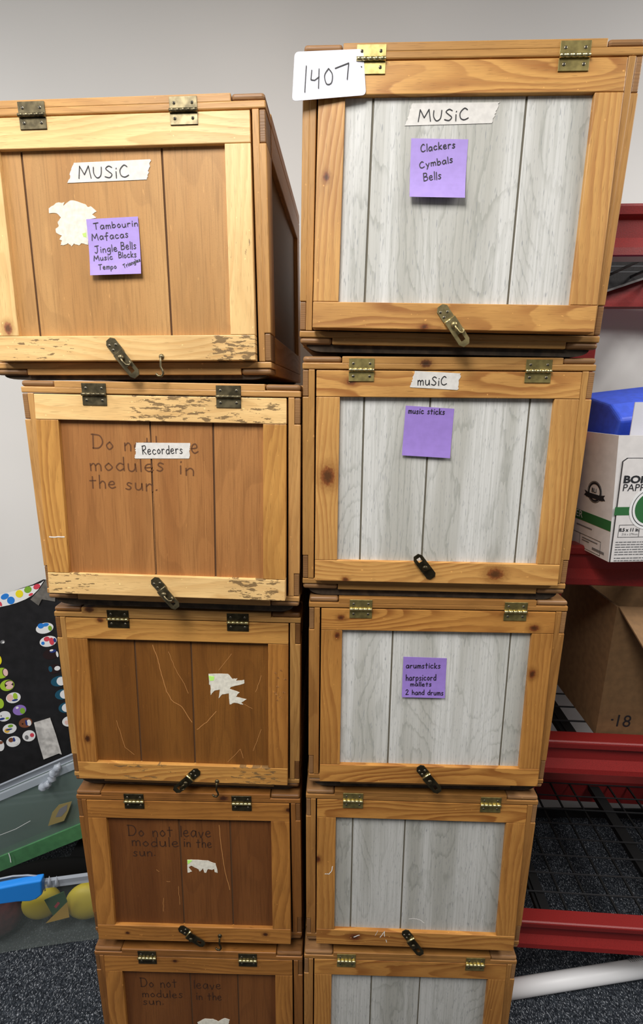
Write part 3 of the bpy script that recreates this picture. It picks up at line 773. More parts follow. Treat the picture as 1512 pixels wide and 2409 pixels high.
sheet('tape_label', 'L1', Q(z1, (342, 404), (705, 387), (688, 482), (318, 498)), 'tape', 'masking tape label reading MUSIC on the tan panel of the top left crate', 'tape', 'masking tape labels on the crates',
      [('MUSiC', z1(370, 478), z1(603, 472), 28)], .0013, PY_, 0, True)
sheet('tape_label', 'R1', Q(z2, (548, 325), (912, 320), (882, 408), (520, 418)), 'tape', 'masking tape label reading MUSIC above the Clackers note', 'tape', 'masking tape labels on the crates',
      [('MUSiC', z2(574, 402), z2(782, 395), 27)], .0013, PY_, 0, True)
sheet('tape_label', 'R2', Q(z4, (583, 148), (803, 160), (790, 240), (560, 227)), 'tape', 'short masking tape label reading Music on a door rail between two hinges', 'tape', 'masking tape labels on the crates',
      [('muSiC', z4(596, 217), z4(735, 217), 20)], .0013, -.0006, 0, True)
sheet('tape_label', 'L2', Q(z3, (617, 386), (890, 388), (884, 466), (612, 466)), 'tape', 'small white tape label reading Recorders', 'tape', 'masking tape labels on the crates',
      [('Recorders', z3(650, 444), z3(850, 440), 20)], .0012, PY_, 0, True)
sheet('sticky_note', 'L1', Q(z1, (403, 668), (645, 655), (666, 927), (430, 935)), 'note', 'purple sticky note listing Tambourine, Maracas and Jingle Bells on tan panel', 'sticky note', 'purple sticky notes',
      [('Tambourin', z1(440, 716), z1(644, 700), 15), ('Mafacas', z1(432, 768), z1(600, 752), 16), ('Jingle', z1(447, 828), z1(550, 818), 16), ('Bells', z1(568, 812), z1(638, 808), 17),
       ('Music', z1(444, 866), z1(530, 858), 12), ('Blocks', z1(558, 852), z1(640, 846), 14), ('Tempo', z1(468, 908), z1(550, 903), 12), ('Triangles', z1(585, 900), z1(660, 866), 9)], .0011, PY_ - .0012, .005)
sheet('sticky_note', 'R1', Q(z2, (545, 471), (783, 475), (763, 732), (535, 727)), 'note', 'purple sticky note reading Clackers, Cymbals, Bells', 'sticky note', 'purple sticky notes',
      [('Clackers', z2(585, 528), z2(727, 510), 17), ('Cymbals', z2(580, 598), z2(717, 572), 16), ('Bells', z2(595, 655), z2(668, 645), 19)], .0012, PY_, .009)
sheet('sticky_note', 'R2', Q(z4, (540, 315), (773, 330), (750, 567), (520, 553)), 'note2', 'purple sticky note with only music sticks written along its top', 'sticky note', 'purple sticky notes',
      [('music sticks', z4(552, 352), z4(725, 357), 13)], .0012, PY_, .004)
sheet('sticky_note', 'R3', Q(z6, (584, 395), (814, 403), (802, 610), (574, 605)), 'note2', 'purple sticky note listing harpsicord mallets and 2 hand drums', 'sticky note', 'purple sticky notes',
      [('arumsticks', z6(598, 455), z6(778, 456), 13), ('harpsicord', z6(597, 520), z6(755, 519), 14), ('mallets', z6(620, 548), z6(730, 549), 10), ('2 hand drums', z6(595, 591), z6(792, 594), 11)], .0013, PY_, .003)

# lot number card, curling off the corner of the top right crate
def lot_card():
    c = CR['R1']; off = -.010
    quad = [c.uv(*p, off) for p in Q(z2, (58, 108), (345, 78), (357, 272), (47, 315))]
    o = sum(quad, Vector()) / 4; P = [Vector((v.x - o.x, v.z - o.z)) for v in quad]
    # outline with rounded corners
    out = []
    for i in range(4):
        p, a, b = P[i], P[i - 1], P[(i + 1) % 4]; r = .006
        pa = p + (a - p).normalized() * r; pb = p + (b - p).normalized() * r
        for k in range(6):
            t = k / 5; out.append((1 - t) ** 2 * pa + 2 * t * (1 - t) * p + t * t * pb)
    def cy(x, z): return .0085 * max(0, min(1, (x + .055) / .11)) + .006 * math.sin(max(0, -x - .02) * 40) * 0 
    mb = MB(); N = 16
    # fan of strips across x so that the card can bend
    bm = bmesh.new(); vs = [bm.verts.new((p.x, 0, p.y)) for p in out]; bm.faces.new(vs)
    for k in range(1, N):
        xx = -.05 + .10 * k / N
        bmesh.ops.bisect_plane(bm, geom=bm.verts[:] + bm.edges[:] + bm.faces[:], plane_co=(xx, 0, 0), plane_no=(1, 0, 0))
    for v in bm.verts: v.co.y = cy(v.co.x, v.co.z)
    r_ = bmesh.ops.extrude_face_region(bm, geom=bm.faces[:])
    for v in r_['geom']:
        if isinstance(v, bmesh.types.BMVert): v.co.y += .0005
    bm.verts.index_update(); bm.verts.ensure_lookup_table()
    mb.add([v.co.copy() for v in bm.verts], [[v.index for v in f.verts] for f in bm.faces], 'card'); bm.free()
    ob = mb.build('lot_card'); ob.matrix_world = c.MD @ Matrix.Translation((o.x, off, o.z))
    tag(ob, 'white card with handwritten 1407 on the corner of the top right crate', 'card')
    wb = MB()
    for txt, a, b, hpx in (('1', (100, 275), (103, 275), 62), ('4', (130, 262), (168, 255), 46), ('0', (181, 240), (217, 236), 40), ('7', (234, 228), (292, 216), 42)):
        A = c.uv(*z2(*a), off) - o; B = c.uv(*z2(*b), off) - o; T_ = c.uv(z2(*a)[0], z2(*a)[1] - hpx, off) - o
        write(wb, txt, (A.x, A.z), (B.x, B.z), T_.z - A.z, .0013, 'ink', -.0005, cy, jit=0)
    wb.build('handwriting', ob)
lot_card()

def torn(n, poly, label, lime=None, off=PY_ + .0002):
    c = CR[n]; q = [c.uv(*p, off) for p in poly]; o = sum(q, Vector()) / len(q)
    rnd = random.Random(n); P = []
    for i in range(len(q)):
        a, b = q[i], q[(i + 1) % len(q)]
        for k in range(3):
            v = a.lerp(b, k / 3); j = .0006 if k else 0
            P.append((v.x - o.x + rnd.uniform(-j, j), v.z - o.z + rnd.uniform(-j, j)))
    mb = MB(); mb.prism(P, 0, .0005, 'paper')
    if lime:
        l = [c.uv(*p, off) for p in lime]; mb.prism([(v.x - o.x, v.z - o.z) for v in l], -.0002, .0001, 'lime')
    ob = mb.build('torn_paper'); ob.matrix_world = c.MD @ Matrix.Translation((o.x, off, o.z))
    tag(ob, label, 'paper scrap', 'torn paper left on the crates')
torn('L1', Q(z1, (228, 618), (262, 592), (302, 588), (296, 606), (325, 582), (345, 580), (400, 598), (410, 610), (425, 607), (452, 632), (430, 645), (452, 660), (410, 668), (412, 788), (380, 780), (370, 790), (345, 782), (335, 795), (318, 780), (295, 790),
               (282, 790), (290, 768), (278, 762), (290, 745), (262, 730), (260, 712), (275, 700), (270, 680), (285, 660), (265, 640), (230, 640)),
     'ragged white torn paper patch partly behind the Tambourine note', Q(z1, (385, 735), (403, 730), (404, 752), (390, 750)))
torn('L3', Q(z5, (922, 462), (1030, 462), (1055, 490), (1083, 487), (1075, 500), (1120, 495), (1120, 515), (1045, 535), (1040, 545), (1095, 565), (1080, 580), (1075, 590), (1133, 602), (1105, 620), (1115, 632), (1065, 622), (1040, 632), (1035, 570), (1000, 575),
               (978, 598), (985, 548), (955, 555), (935, 580), (932, 525), (925, 520)),
     'ragged white torn paper on the scratched brown panel', Q(z5, (922, 472), (955, 476), (952, 498), (930, 500)))
torn('L4', Q(z7, (744, 520), (780, 520), (870, 525), (915, 542), (922, 570), (927, 598), (910, 595), (905, 575), (890, 580), (870, 575), (858, 598), (845, 595), (840, 570), (820, 590), (810, 575), (800, 570), (770, 555), (752, 562), (772, 590), (746, 597)),
     'small half-round strip of torn white paper below faint handwriting', Q(z7, (745, 521), (775, 522), (758, 540), (746, 546)))
torn('L5', Q(z7, (805, 1500), (850, 1478), (900, 1480), (930, 1495), (970, 1475), (1000, 1485), (992, 1509), (960, 1540), (920, 1560), (880, 1545), (850, 1565), (820, 1540)),
     'torn white paper at the bottom edge of the picture on the lowest left crate')

# ------------------------------------------------------------------ room
def quadobj(name, pts, mat):
    mb = MB(); mb.add(pts, [[0, 1, 2, 3]], mat); return struct(mb.build(name))
WALL = 1.445
mb = MB(); mb.box(-4, 4, -3.5, WALL, FLOOR - .05, FLOOR, 'carpet', bev=0); struct(mb.build('floor'))
mb = MB(); mb.box(-4, 4, WALL, WALL + .1, FLOOR - .05, 2.8, 'wall', bev=0); struct(mb.build('wall_back'))
mb = MB(); mb.box(-4, 4, WALL - .006, WALL, FLOOR, .028, 'rubber', bev=.002); struct(mb.build('baseboard_back'))

# ------------------------------------------------------------------ red shelf rack
SY = R(-3.0)
SM = Matrix.Translation((.5, .9, 0)) @ Matrix.Rotation(SY, 4, 'Z')      # local x along the shelf, y into depth
rack = empty('shelf_rack', SM @ Matrix.Translation((0, 0, FLOOR)), 'red steel shelving rack with black wire decks behind the right stack', 'shelf')
RW, RD = 1.22, .505
RI = (SM @ Matrix.Translation((0, 0, FLOOR))).inverted() @ SM
BEAMS = [1.738, 1.131, .677, .153]
for bz in BEAMS:
    for y0, sgn in ((0, 1), (RD, -1)):
        mb = MB(); prof = [(0, .002), (.002, 0), (.036, 0), (.036, .083), (.006, .083), (.003, .081), (.002, .078), (.003, .066), (.012, .060), (.012, .032), (.001, .014)]
        n = len(prof); vs = []
        for xx in (.014, RW - .014):
            for py, pz in prof: vs.append((xx, y0 + sgn * py, bz + pz))
        fs = [list(range(n)), list(range(n, 2 * n))] + [[i, (i + 1) % n, (i + 1) % n + n, i + n] for i in range(n)]
        mb.add(vs, fs, 'red'); mb.build('beam', rack, RI)
for xx in (-.034, RW - .014):
    for yy in (.004, RD - .048):
        mb = MB(); mb.box(xx, xx + .047, yy, yy + .044, FLOOR, 1.86, 'red', bev=.002); mb.build('upright_post', rack, RI)
for bz in BEAMS:
    mb = MB(); zz = bz + .070
    for i in range(19):
        x_ = .03 + i * .064; mb.box(x_ - .0025, x_ + .0025, .012, RD - .012, zz - .005, zz, 'wire', bev=0)
    for i in range(9):
        y_ = .036 + i * .054; mb.box(.02, RW - .02, y_ - .0015, y_ + .0015, zz, zz + .003, 'thinwire', bev=0)
    for i in range(4):
        x_ = .10 + i * .33; mb.box(x_ - .018, x_ + .018, .036, RD - .036, zz - .020, zz - .005, 'wire', bev=.002)
    mb.build('wire_deck', rack, RI)

# black sheet drooping from the top deck
mb = MB()
def spt(px, py, d):   # point on the shelf plane at local depth d
    return at_plane(px, py, SM, d)
pts = [(1395, 585), (1640, 560), (1640, 606), (1512, 653), (1432, 680), (1395, 692)]
q = [spt(*p, RD - .060) for p in pts]
P = [(v.x, v.z) for v in q]
mb.prism(P, RD - .060, RD - .056, 'blackcloth')
hem = [spt(*p, RD - .0605) for p in ((1395, 692), (1432, 680), (1512, 653), (1640, 606))]
lo = [Vector((v.x, v.y, v.z - .0055)) for v in hem]
mb.prism([(v.x, v.z) for v in hem] + [(v.x, v.z) for v in lo[::-1]], RD - .0605, RD - .0555, 'greyhem')
o = mb.build('black_cloth'); o.matrix_world = SM
tag(o, 'black sheet with grey hem sagging under the top shelf', 'cloth')

# ------------------------------------------------------------------ text printing
def text_mesh(mb, txt, size, mat, M4, ext=.0002, shear=0., bold=0., sx=1.):
    cu = bpy.data.curves.new('t', 'FONT'); cu.body = txt; cu.size = size; cu.shear = shear; cu.offset = bold; cu.resolution_u = 3; cu.fill_mode = 'FRONT'
    ob = bpy.data.objects.new('t', cu); COL.objects.link(ob)
    bpy.context.view_layer.update()
    me = bpy.data.meshes.new_from_object(ob.evaluated_get(bpy.context.evaluated_depsgraph_get()))
    # text lies in XY: map x->x, y->z
    vs = [M4 @ Vector((v.co.x * sx, -ext, v.co.y)) for v in me.vertices]; fs = [list(p.vertices) for p in me.polygons]
    mb.add(vs, fs, mat)
    bpy.data.objects.remove(ob); bpy.data.curves.remove(cu); bpy.data.meshes.remove(me)

# ------------------------------------------------------------------ white paper carton
BZ = BEAMS[1] + .0745
c0 = at_z(1430, 1322, BZ); cyaw = R(5)
BM = Matrix.Translation(c0) @ Matrix.Rotation(cyaw, 4, 'Z')
BW, BD, BH, TP = .285, .30, .232, .018
box = empty('paper_carton', BM, 'open white paper carton with green stripe on the red shelf', 'box')
def sk(x, z): # the carton bulges outward towards its top on the left
    return x - TP * z / BH * (1 - x / BW)
mb = MB()
def panel4(a, b, m, th):
    mb.add(a + b, [[0, 1, 2, 3], [7, 6, 5, 4], [0, 4, 5, 1], [1, 5, 6, 2], [2, 6, 7, 3], [3, 7, 4, 0]], m)
t_ = .004
def ringpts(i, z): return [Vector((sk(i, z), i, z)), Vector((BW - i, i, z)), Vector((BW - i, BD - i, z)), Vector((sk(i, z), BD - i, z))]
o0, o1, i1, i0 = ringpts(0, 0), ringpts(0, BH), ringpts(t_, BH), ringpts(t_, t_)
vs = o0 + o1 + i1 + i0; fs = [[0, 3, 2, 1], [12, 13, 14, 15]]
for k in range(4):
    k2 = (k + 1) % 4
    fs += [[k, k2, 4 + k2, 4 + k], [4 + k, 4 + k2, 8 + k2, 8 + k], [8 + k, 8 + k2, 12 + k2, 12 + k]]
mb.add(vs, fs, 'carton'); mb.build('body', box)
# front label sheet
mb = MB(); fx = lambda z: sk(0, z)
lz = .192
out = [(fx(0) + .003, .0005), (BW - .004, .0005), (BW - .004, lz), (fx(lz) + .020, lz), (fx(lz) + .012, lz - .006)]
mb.prism([(p[0] - .0012 if i in (0, 3, 4) else p[0], p[1] + (.0012 if i in (2, 3, 4) else 0)) for i, p in enumerate(out)], -.0012, -.0002, 'print')
mb.prism(out, -.0022, -.0004, 'carton'); mb.build('front_panel', box)
mb = MB(); T4 = lambda x, z, y=-.0024: Matrix.Translation((x, y, z))
fpx = lambda px, py: at_plane(px, py, BM, -.0023)
def ztx(z5x, z5y): return (1300 + z5x / 4.632, 880 + z5y / 4.632)
p = fpx(*ztx(762, 1185)); text_mesh(mb, 'BOiSE', .0180, 'print', T4(p.x, p.z), bold=.0007, sx=1.3)
p = fpx(*ztx(752, 1275)); text_mesh(mb, 'PAPER', .0185, 'print', T4(p.x, p.z), sx=1.05)
a, b = fpx(*ztx(680, 1450)), fpx(*ztx(665, 1540)); mb.prism([(b.x, b.z), (BW - .004, b.z), (BW - .004, a.z), (a.x, a.z)], -.0025, -.0023, 'green')
ce = fpx(*ztx(1060, 1460)); cr_ = .040
circ = lambda r, n=40: [(ce.x + r * math.cos(2 * math.pi * k / n), ce.z + r * math.sin(2 * math.pi * k / n)) for k in range(n)]
mb.prism(circ(cr_), -.0027, -.0025, 'white'); mb.prism(circ(cr_ * .88), -.0029, -.0027, 'print'); mb.prism(circ(cr_ * .85), -.0031, -.0029, 'white'); mb.prism(circ(cr_ * .74), -.0033, -.0031, 'green')
def frame(x0, x1, z0, z1, w=.0007, y=-.0025, m='print', M4=None):
    for q in ([(x0, z0), (x1, z0), (x1, z0 + w), (x0, z0 + w)], [(x0, z1 - w), (x1, z1 - w), (x1, z1), (x0, z1)], [(x0, z0), (x0 + w, z0), (x0 + w, z1), (x0, z1)], [(x1 - w, z0), (x1, z0), (x1, z1), (x1 - w, z1)]):
        mb.prism(q, y, y + .0002, m, M4)
a, b = fpx(*ztx(703, 1780)), fpx(*ztx(955, 1640)); frame(a.x, b.x, a.z, b.z); frame(b.x - .0007, BW - .01, a.z, b.z)
p = fpx(*ztx(720, 1715)); text_mesh(mb, '8.5 x 11 in.', .0088, 'print', T4(p.x, p.z), bold=.0003)
p = fpx(*ztx(748, 1756)); text_mesh(mb, '216 x 279mm', .0056, 'printgrey', T4(p.x, p.z))
rnd = random.Random(3)
for i in range(8):
    p = fpx(*ztx(683 - i * 3, 1838 + i * 27 + (12 if i > 5 else 0)))
    x_ = p.x
    while x_ < BW - .02 and x_ < p.x + (.09 if i == 3 else .085 if i == 4 else 9):
        wl = rnd.uniform(.003, .011); mb.prism([(x_, p.z), (x_ + wl, p.z), (x_ + wl, p.z + .0018), (x_, p.z + .0018)], -.0025, -.0023, 'printgrey'); x_ += wl + .0015
mb.build('front_printing', box)
# left face printing
th_l = math.atan2(TP, BH)
LMt = Matrix(((0, 0, 0, 0),) * 4)
LB = Matrix.Translation((0, 0, 0)) @ Matrix.Rotation(-th_l, 4, 'Y') @ Matrix.Rotation(R(-90), 4, 'Z')     # local x runs from back to front... y outwards
mb = MB()
WL = BM @ LB
lpx = lambda zx, zy: at_plane(*ztx(zx, zy), WL, -.0004)
def lz_(q): return (q.x, q.z)
a = [lpx(270, 1470), lpx(650, 1610), lpx(640, 1715), lpx(262, 1575)]
zt = (a[0].z + a[1].z) / 2; zb = (a[2].z + a[3].z) / 2
mb.prism([(-BD + .002, zb), (-.0005, zb), (-.0005, zt), (-BD + .002, zt)], -.0006, -.0002, 'green')
p = lpx(345, 1580); text_mesh(mb, 'PAPER', .020, 'white', Matrix.Translation((p.x - .062, -.0007, zb + .005)))
s_ = lpx(455, 1285)
def ringl(c, r0, r1, m, y):
    n = 28
    vs = [Vector((c.x + r * math.cos(2 * math.pi * k / n), y, c.z + r * math.sin(2 * math.pi * k / n))) for r in (r0, r1) for k in range(n)]
    mb.add(vs, [[k, (k + 1) % n, n + (k + 1) % n, n + k] for k in range(n)], m)
ringl(s_, .0150, .0190, 'print', -.0006); ringl(s_, .0200, .0210, 'print', -.0006)
for ss in (-1, 1): mb.prism([(s_.x + ss * .016, s_.z - .014), (s_.x + ss * .031, s_.z - .011), (s_.x + ss * .026, s_.z - .006), (s_.x + ss * .030, s_.z - .001), (s_.x + ss * .016, s_.z - .004)], -.0006, -.0003, 'print')
mb.prism([(s_.x - .024, s_.z - .013), (s_.x + .024, s_.z - .013), (s_.x + .024, s_.z - .004), (s_.x - .024, s_.z - .004)], -.0008, -.0004, 'print')
text_mesh(mb, 'BLI', .0115, 'print', Matrix.Translation((s_.x - .0090, -.0007, s_.z - .001)), bold=.0002)
a, b = lpx(240, 1850), lpx(522, 1830); c2 = lpx(522, 1990)
frame(-.20, b.x, c2.z, b.z, .0007, -.0006); 
d_ = lpx(290, 1800); mb.prism([(d_.x, c2.z), (d_.x + .0007, c2.z), (d_.x + .0007, b.z), (d_.x, b.z)], -.0006, -.0004, 'print')
for i, (zz, x0_, x1_) in enumerate(((.72, .008, .055), (.55, .008, .03), (.30, .04, .075), (.2, .04, .075))):
    z_ = lerp(c2.z, b.z, zz); mb.prism([(d_.x + x0_, z_), (d_.x + x1_, z_), (d_.x + x1_, z_ + .002), (d_.x + x0_, z_ + .002)], -.0006, -.0004, 'printgrey')
mb.prism([(-.10, zb - .012), (-.052, zb - .012), (-.052, zb - .0095), (-.10, zb - .0095)], -.0006, -.0004, 'printgrey')
mb.build('side_printing', box, LB)

# blue plastic block and sheet of paper standing in the carton
tl = at_y(1385, 960, 1.05)
mb = MB()
poly = [(.0, .10), (.0, .272), (.03, .300), (.105, .318), (.19, .322), (.245, .30), (.25, .10)]
vs = []
for x_ in (.010, .262):
    for yy, zz in ((.085, .02), (.040, .256), (.075, .283), (.17, .302), (.245, .29), (.25, .02)): vs.append((x_, yy, zz + (.03 * (x_ - .01) / .25 if zz > .1 else 0)))
n = 6; mb.add(vs, [list(range(n)), list(range(n, 2 * n))] + [[i, (i + 1) % n, (i + 1) % n + n, i + n] for i in range(n)], 'bluefoam')
bm_ = mb.build('blue_bin'); bm_.matrix_world = BM
bm_.data.materials[0] = M['bluefoam']
tag(bm_, 'blue plastic tub sticking up out of the white paper carton', 'tub')
bv = bm_.modifiers.new('bevel', 'BEVEL'); bv.width = .006; bv.segments = 3
mb = MB(); a = at_plane(1492, 946, BM, .015); b = at_plane(1480, 1022, BM, .015)
mb.prism([(b.x, .14), (BW - .012, .14), (BW - .012, a.z + .004), (a.x, a.z)], .013, .0145, 'card')
o = mb.build('paper_sheet'); o.matrix_world = BM; tag(o, 'white paper sheet standing upright in front of the blue tub', 'paper')

# ------------------------------------------------------------------ brown cardboard box
KZ = BEAMS[2] + .0745
c0 = at_z(1400, 1728, KZ); e1 = at_z(1315, 1616, KZ)
kyaw = math.atan2(-(e1.x - c0.x), e1.y - c0.y)
KM = Matrix.Translation(c0) @ Matrix.Rotation(max(-.1, min(.12, kyaw)), 4, 'Z')
kb = empty('cardboard_box', KM, 'brown open cardboard box marked 18 on the shelf below the white carton', 'box')
tp = at_plane(1455, 1428, KM, 0); KH = min(tp.z, BEAMS[1] - KZ - .03); KW, KD = .40, .30
mb = MB(); t_ = .005
o0 = [Vector(v) for v in ((0, 0, 0), (KW, 0, 0), (KW, KD, 0), (0, KD, 0))]; o1 = [v + Vector((0, 0, KH)) for v in o0]
i1 = [Vector(v) for v in ((t_, t_, KH), (KW - t_, t_, KH), (KW - t_, KD - t_, KH), (t_, KD - t_, KH))]; i0 = [Vector((v.x, v.y, t_)) for v in i1]
vs = o0 + o1 + i1 + i0; fs = [[0, 3, 2, 1], [12, 13, 14, 15]]
for k in range(4):
    k2 = (k + 1) % 4; fs += [[k, k2, 4 + k2, 4 + k], [4 + k, 4 + k2, 8 + k2, 8 + k], [8 + k, 8 + k2, 12 + k2, 12 + k]]
mb.add(vs, fs, 'kraft'); mb.build('body', kb)
mb = MB(); fl = Matrix.Translation((0, 0, KH)) @ Matrix.Rotation(R(24), 4, 'X')
mb.box(.003, KW - .003, -.15, .0, -.002, .002, 'kraft', bev=.0008, M4=fl); mb.build('flap', kb)
mb = MB(); fl = Matrix.Translation((0, KD, KH)) @ Matrix.Rotation(R(25), 4, 'X')
mb.box(.003, KW - .003, -.002, .002, -.0, .02, 'kraft', bev=.0008, M4=fl); mb.build('flap', kb)
mb = MB(); p = at_plane(1440, 1708, KM, -.0004); text_mesh(mb, '18', .044, 'print', Matrix.Translation((p.x, -.0004, p.z)) @ Matrix.Rotation(R(2), 4, 'Y'), sx=.9); 
p2 = at_plane(1441, 1695, KM, -.0004); mb.prism([(p2.x - .004, p2.z), (p2.x + .001, p2.z), (p2.x + .001, p2.z + .004), (p2.x - .004, p2.z + .004)], -.0006, -.0003, 'print')
mb.build('printed_number', kb)

# ------------------------------------------------------------------ white tube on the carpet
a = at_z(1211, 2325, FLOOR + .021); b = at_z(1512, 2277, FLOOR + .021); d = (b - a).normalized()
mb = MB(); p0, p1 = a - d * .10, b + d * .35; rr = .0205
N = 24; cs = []
uu = d.cross(Vector((0, 0, 1))).normalized(); ww = uu.cross(d)
vs = []
for pp, r in ((p0, rr), (p1, rr), (p1, rr - .003), (p0, rr - .003)):
    for k in range(N): vs.append(pp + (uu * math.cos(2 * math.pi * k / N) + ww * math.sin(2 * math.pi * k / N)) * r - p0)
fs = [[j * N + k, j * N + (k + 1) % N, ((j + 1) % 4) * N + (k + 1) % N, ((j + 1) % 4) * N + k] for j in range(4) for k in range(N)]
mb.add(vs, fs, 'pvc', smooth=True)
tube = mb.build('white_tube'); tube.location = p0; tag(tube, 'white plastic tube lying on the carpet beneath the red rack', 'tube')
mb = MB(); s0 = b - d * .035
for k in range(9):
    pp = s0 + d * (.006 * k) - p0; A = [pp + (uu * math.cos(t) + ww * math.sin(t)) * (rr + .0003) for t in (2.4, 2.1, 1.8)] if True else None
    mb.tube(A, .0008, 'printgrey', 5)
mb.build('printed_marks', tube)

# ------------------------------------------------------------------ left: display board, bins
BT, BB = 1.42, 1.37
lean = math.atan2(BT - BB, .98)
DM = Matrix.Translation((-.85, BB, FLOOR + .004)) @ Matrix.Rotation(-lean, 4, 'X')     # local z up the board, front at y=0
bpx = lambda px, py, off=0.: at_plane(px, py, DM, off)
def zl(x, y): return (x / 4.631, 1330 + y / 4.631)
mb = MB()
top = [(-200, 1440), (-60, 1418), (0, 1402), (25, 1393), (50, 1384), (75, 1376), (100, 1364), (120, 1366), (200, 1385)]
tq = [bpx(*p) for p in top]
poly = [(-.55, 0), (.40, 0), (.40, tq[-1].z)] + [(v.x, v.z) for v in tq[::-1] if -.55 < v.x < .40] + [(-.55, tq[0].z)]
mb.prism(poly, 0, .005, 'black')
board = mb.build('display_board'); board.matrix_world = DM
tag(board, 'black display board with picture stickers and polka dot border leaning on the wall', 'board')
# polka dot border
mb = MB(); y_ = -.0016
up_ = [(-120, 1424), (-60, 1412), (0, 1399), (20, 1394), (40, 1388), (60, 1382), (80, 1377), (95, 1372), (103, 1366)]
lo_ = [(-120, 1455), (-60, 1443), (0, 1428), (20, 1424), (40, 1418), (60, 1410), (77, 1400), (90, 1387), (103, 1366.5)]
P = [bpx(*p, y_) for p in up_] + [bpx(*p, y_) for p in lo_[::-1]]
mb.prism([(v.x, v.z) for v in P], y_, y_ + .001, 'white')
def blob(mb, cx, cy, rx, ry, rot, m, off, th=.0004, clip=None):
    pts = []
    for k in range(22):
        t = 2 * math.pi * k / 22; ex, ey = rx * math.cos(t), ry * math.sin(t)
        px = cx + ex * math.cos(rot) + ey * math.sin(rot); py = cy - ex * math.sin(rot) + ey * math.cos(rot)
        v = bpx(px, py, off); pts.append((v.x, v.z))
    mb.prism(pts, off, off + th, m)
for (x, y, rx, ry, c_) in ((52, 340, 10, 6.5, 'pblue'), (118, 382, 9, 9, 'pblue'), (210, 310, 9, 9, 'pyellow'), (303, 265, 9, 7.5, 'pgreen'), (400, 232, 8.5, 6, 'pred'), (335, 318, 5.5, 3, 'pred'), (5, 420, 3, 6, 'pred')):
    blob(mb, *zl(x, y), rx, ry, R(25), c_, y_ - .0004)
for (x, y, rx, ry, c_) in ((-25, 1418, 9, 8, 'pgreen'), (-60, 1430, 9, 8, 'pred')): blob(mb, x, y, rx, ry, R(25), c_, y_ - .0004)
mb.build('polka_dot_border', board)
# oval stickers
ST = [((486, 685), 21, 12.5, 'pwhite', [((-10, -6), 8.5, 7, 'pblue'), ((2, -9), 9, 4.5, 'pblue'), ((14, 0), 5, 7, 'pgreen')]),
 ((525, 828), 20.5, 12.5, 'pwhite', [((-4, -6), 8, 6.5, 'pred'), ((9, 0), 6.5, 10, 'pred'), ((-14, 5), 4.5, 4.5, 'pblue'), ((17, -3), 3.5, 6, 'pnavy')]),
 ((552, 968), 18.5, 12.5, 'pdark', [((6, -8), 9, 4, 'pnavy'), ((2, -10), 5, 2.5, 'pwhite'), ((17, 0), 3, 8, 'pwhite')]),
 ((590, 1130), 16, 11, 'pdark', [((-10, 0), 5, 8, 'pteal'), ((8, -2), 8, 6, 'pwhite')]),
 ((640, 1262), 19, 12, 'pteal', [((6, 0), 12, 11.5, 'pwhite')]), ((680, 1405), 18, 12, 'pteal', [((6, 0), 13, 11.5, 'pwhite')]),
 ((715, 1550), 17, 12, 'pteal', [((4, 0), 14.5, 11.5, 'pwhite')]), ((750, 1700), 16, 12, 'pwhite', [((-6, 3), 5, 6, 'ppink')]),
 ((14, 1175), 16, 12.5, 'plime', [((10, -2), 7.5, 11, 'pdark'), ((11, -2), 6.5, 10, 'ppink')]),
 ((78, 1308), 17, 13, 'plime', [((5, -2), 12, 11.5, 'pdark'), ((5, -6), 10, 5, 'ppink'), ((6, 4), 10, 6, 'ppink')]),
 ((145, 1443), 17.5, 12.5, 'pwhite', [((-9, 0), 8.5, 9.5, 'ppink'), ((5, -4), 6, 9, 'plime'), ((4, 6), 8, 2.5, 'pnavy')]),
 ((212, 1577), 16, 12, 'ppurple', [((8, 2), 7, 8, 'pgreen'), ((-6, -6), 4, 3, 'pwhite')]),
 ((278, 1715), 16, 11.5, 'pbrown', [((9, 0), 6, 8.5, 'pwhite'), ((2, 0), 2.5, 8, 'pnavy'), ((-8, 3), 2, 2, 'pdark')]),
 ((315, 1858), 15.5, 13, 'pwhite', [((8, -2), 5.5, 5.5, 'pred'), ((-6, 4), 5, 6, 'printgrey')]),
 ((45, 1645), 15.5, 12, 'pwhite', [((-6, 7), 8, 3, 'pnavy'), ((8, 5), 5, 3, 'plime'), ((-8, -1), 1.5, 1.5, 'pdark')]),
 ((105, 1780), 16.5, 11.5, 'pwhite', [((-7, 5), 7, 6, 'porange'), ((2, -7), 7, 4, 'pgreen'), ((-2, 2), 9, 2, 'pnavy')]),
 ((145, 1920), 17, 12.5, 'pwhite', [((-6, -4), 7, 6, 'pbrown'), ((2, -4), 3, 7, 'pnavy'), ((6, 4), 7, 5, 'pwhite')]),
 ((0, 1505), 9, 12, 'plime', []), ((-20, 1030), 8, 12, 'pyellow', []), ((0, 1965), 10, 13, 'pwhite', [((2, -8), 6, 4, 'pbrown')]), ((28, 835), 5.5, 4.5, 'printgrey', [((2, 1), 3, 2.5, 'pwhite')])]
for (cx, cy), rx, ry, base, sub in ST:
    mb = MB(); x, y = zl(cx, cy); blob(mb, x, y, rx, ry, R(12), base, -.0008)
    for i, ((dx, dy), sx, sy, c_) in enumerate(sub): blob(mb, x + dx * .9, y + dy * .9, sx * .88, sy * .88, R(12), c_, -.0011 - .0002 * i, .0003)
    mb.build('picture_sticker', board)
def tapeq(pts, m, y_=-.002):
    mb = MB(); q = [bpx(*zl(*p), y_) for p in pts]; mb.prism([(v.x, v.z) for v in q], y_, y_ + .0012, m); mb.build('tape_strip', board)
tapeq([(370, 1715), (545, 1662), (610, 1850), (672, 2062), (640, 2050), (475, 2115), (420, 1930)], 'duct', -.003)
tapeq([(330, 372), (420, 438), (455, 370), (600, 395), (600, 250), (495, 160), (430, 260)], 'ducttop', -.003)

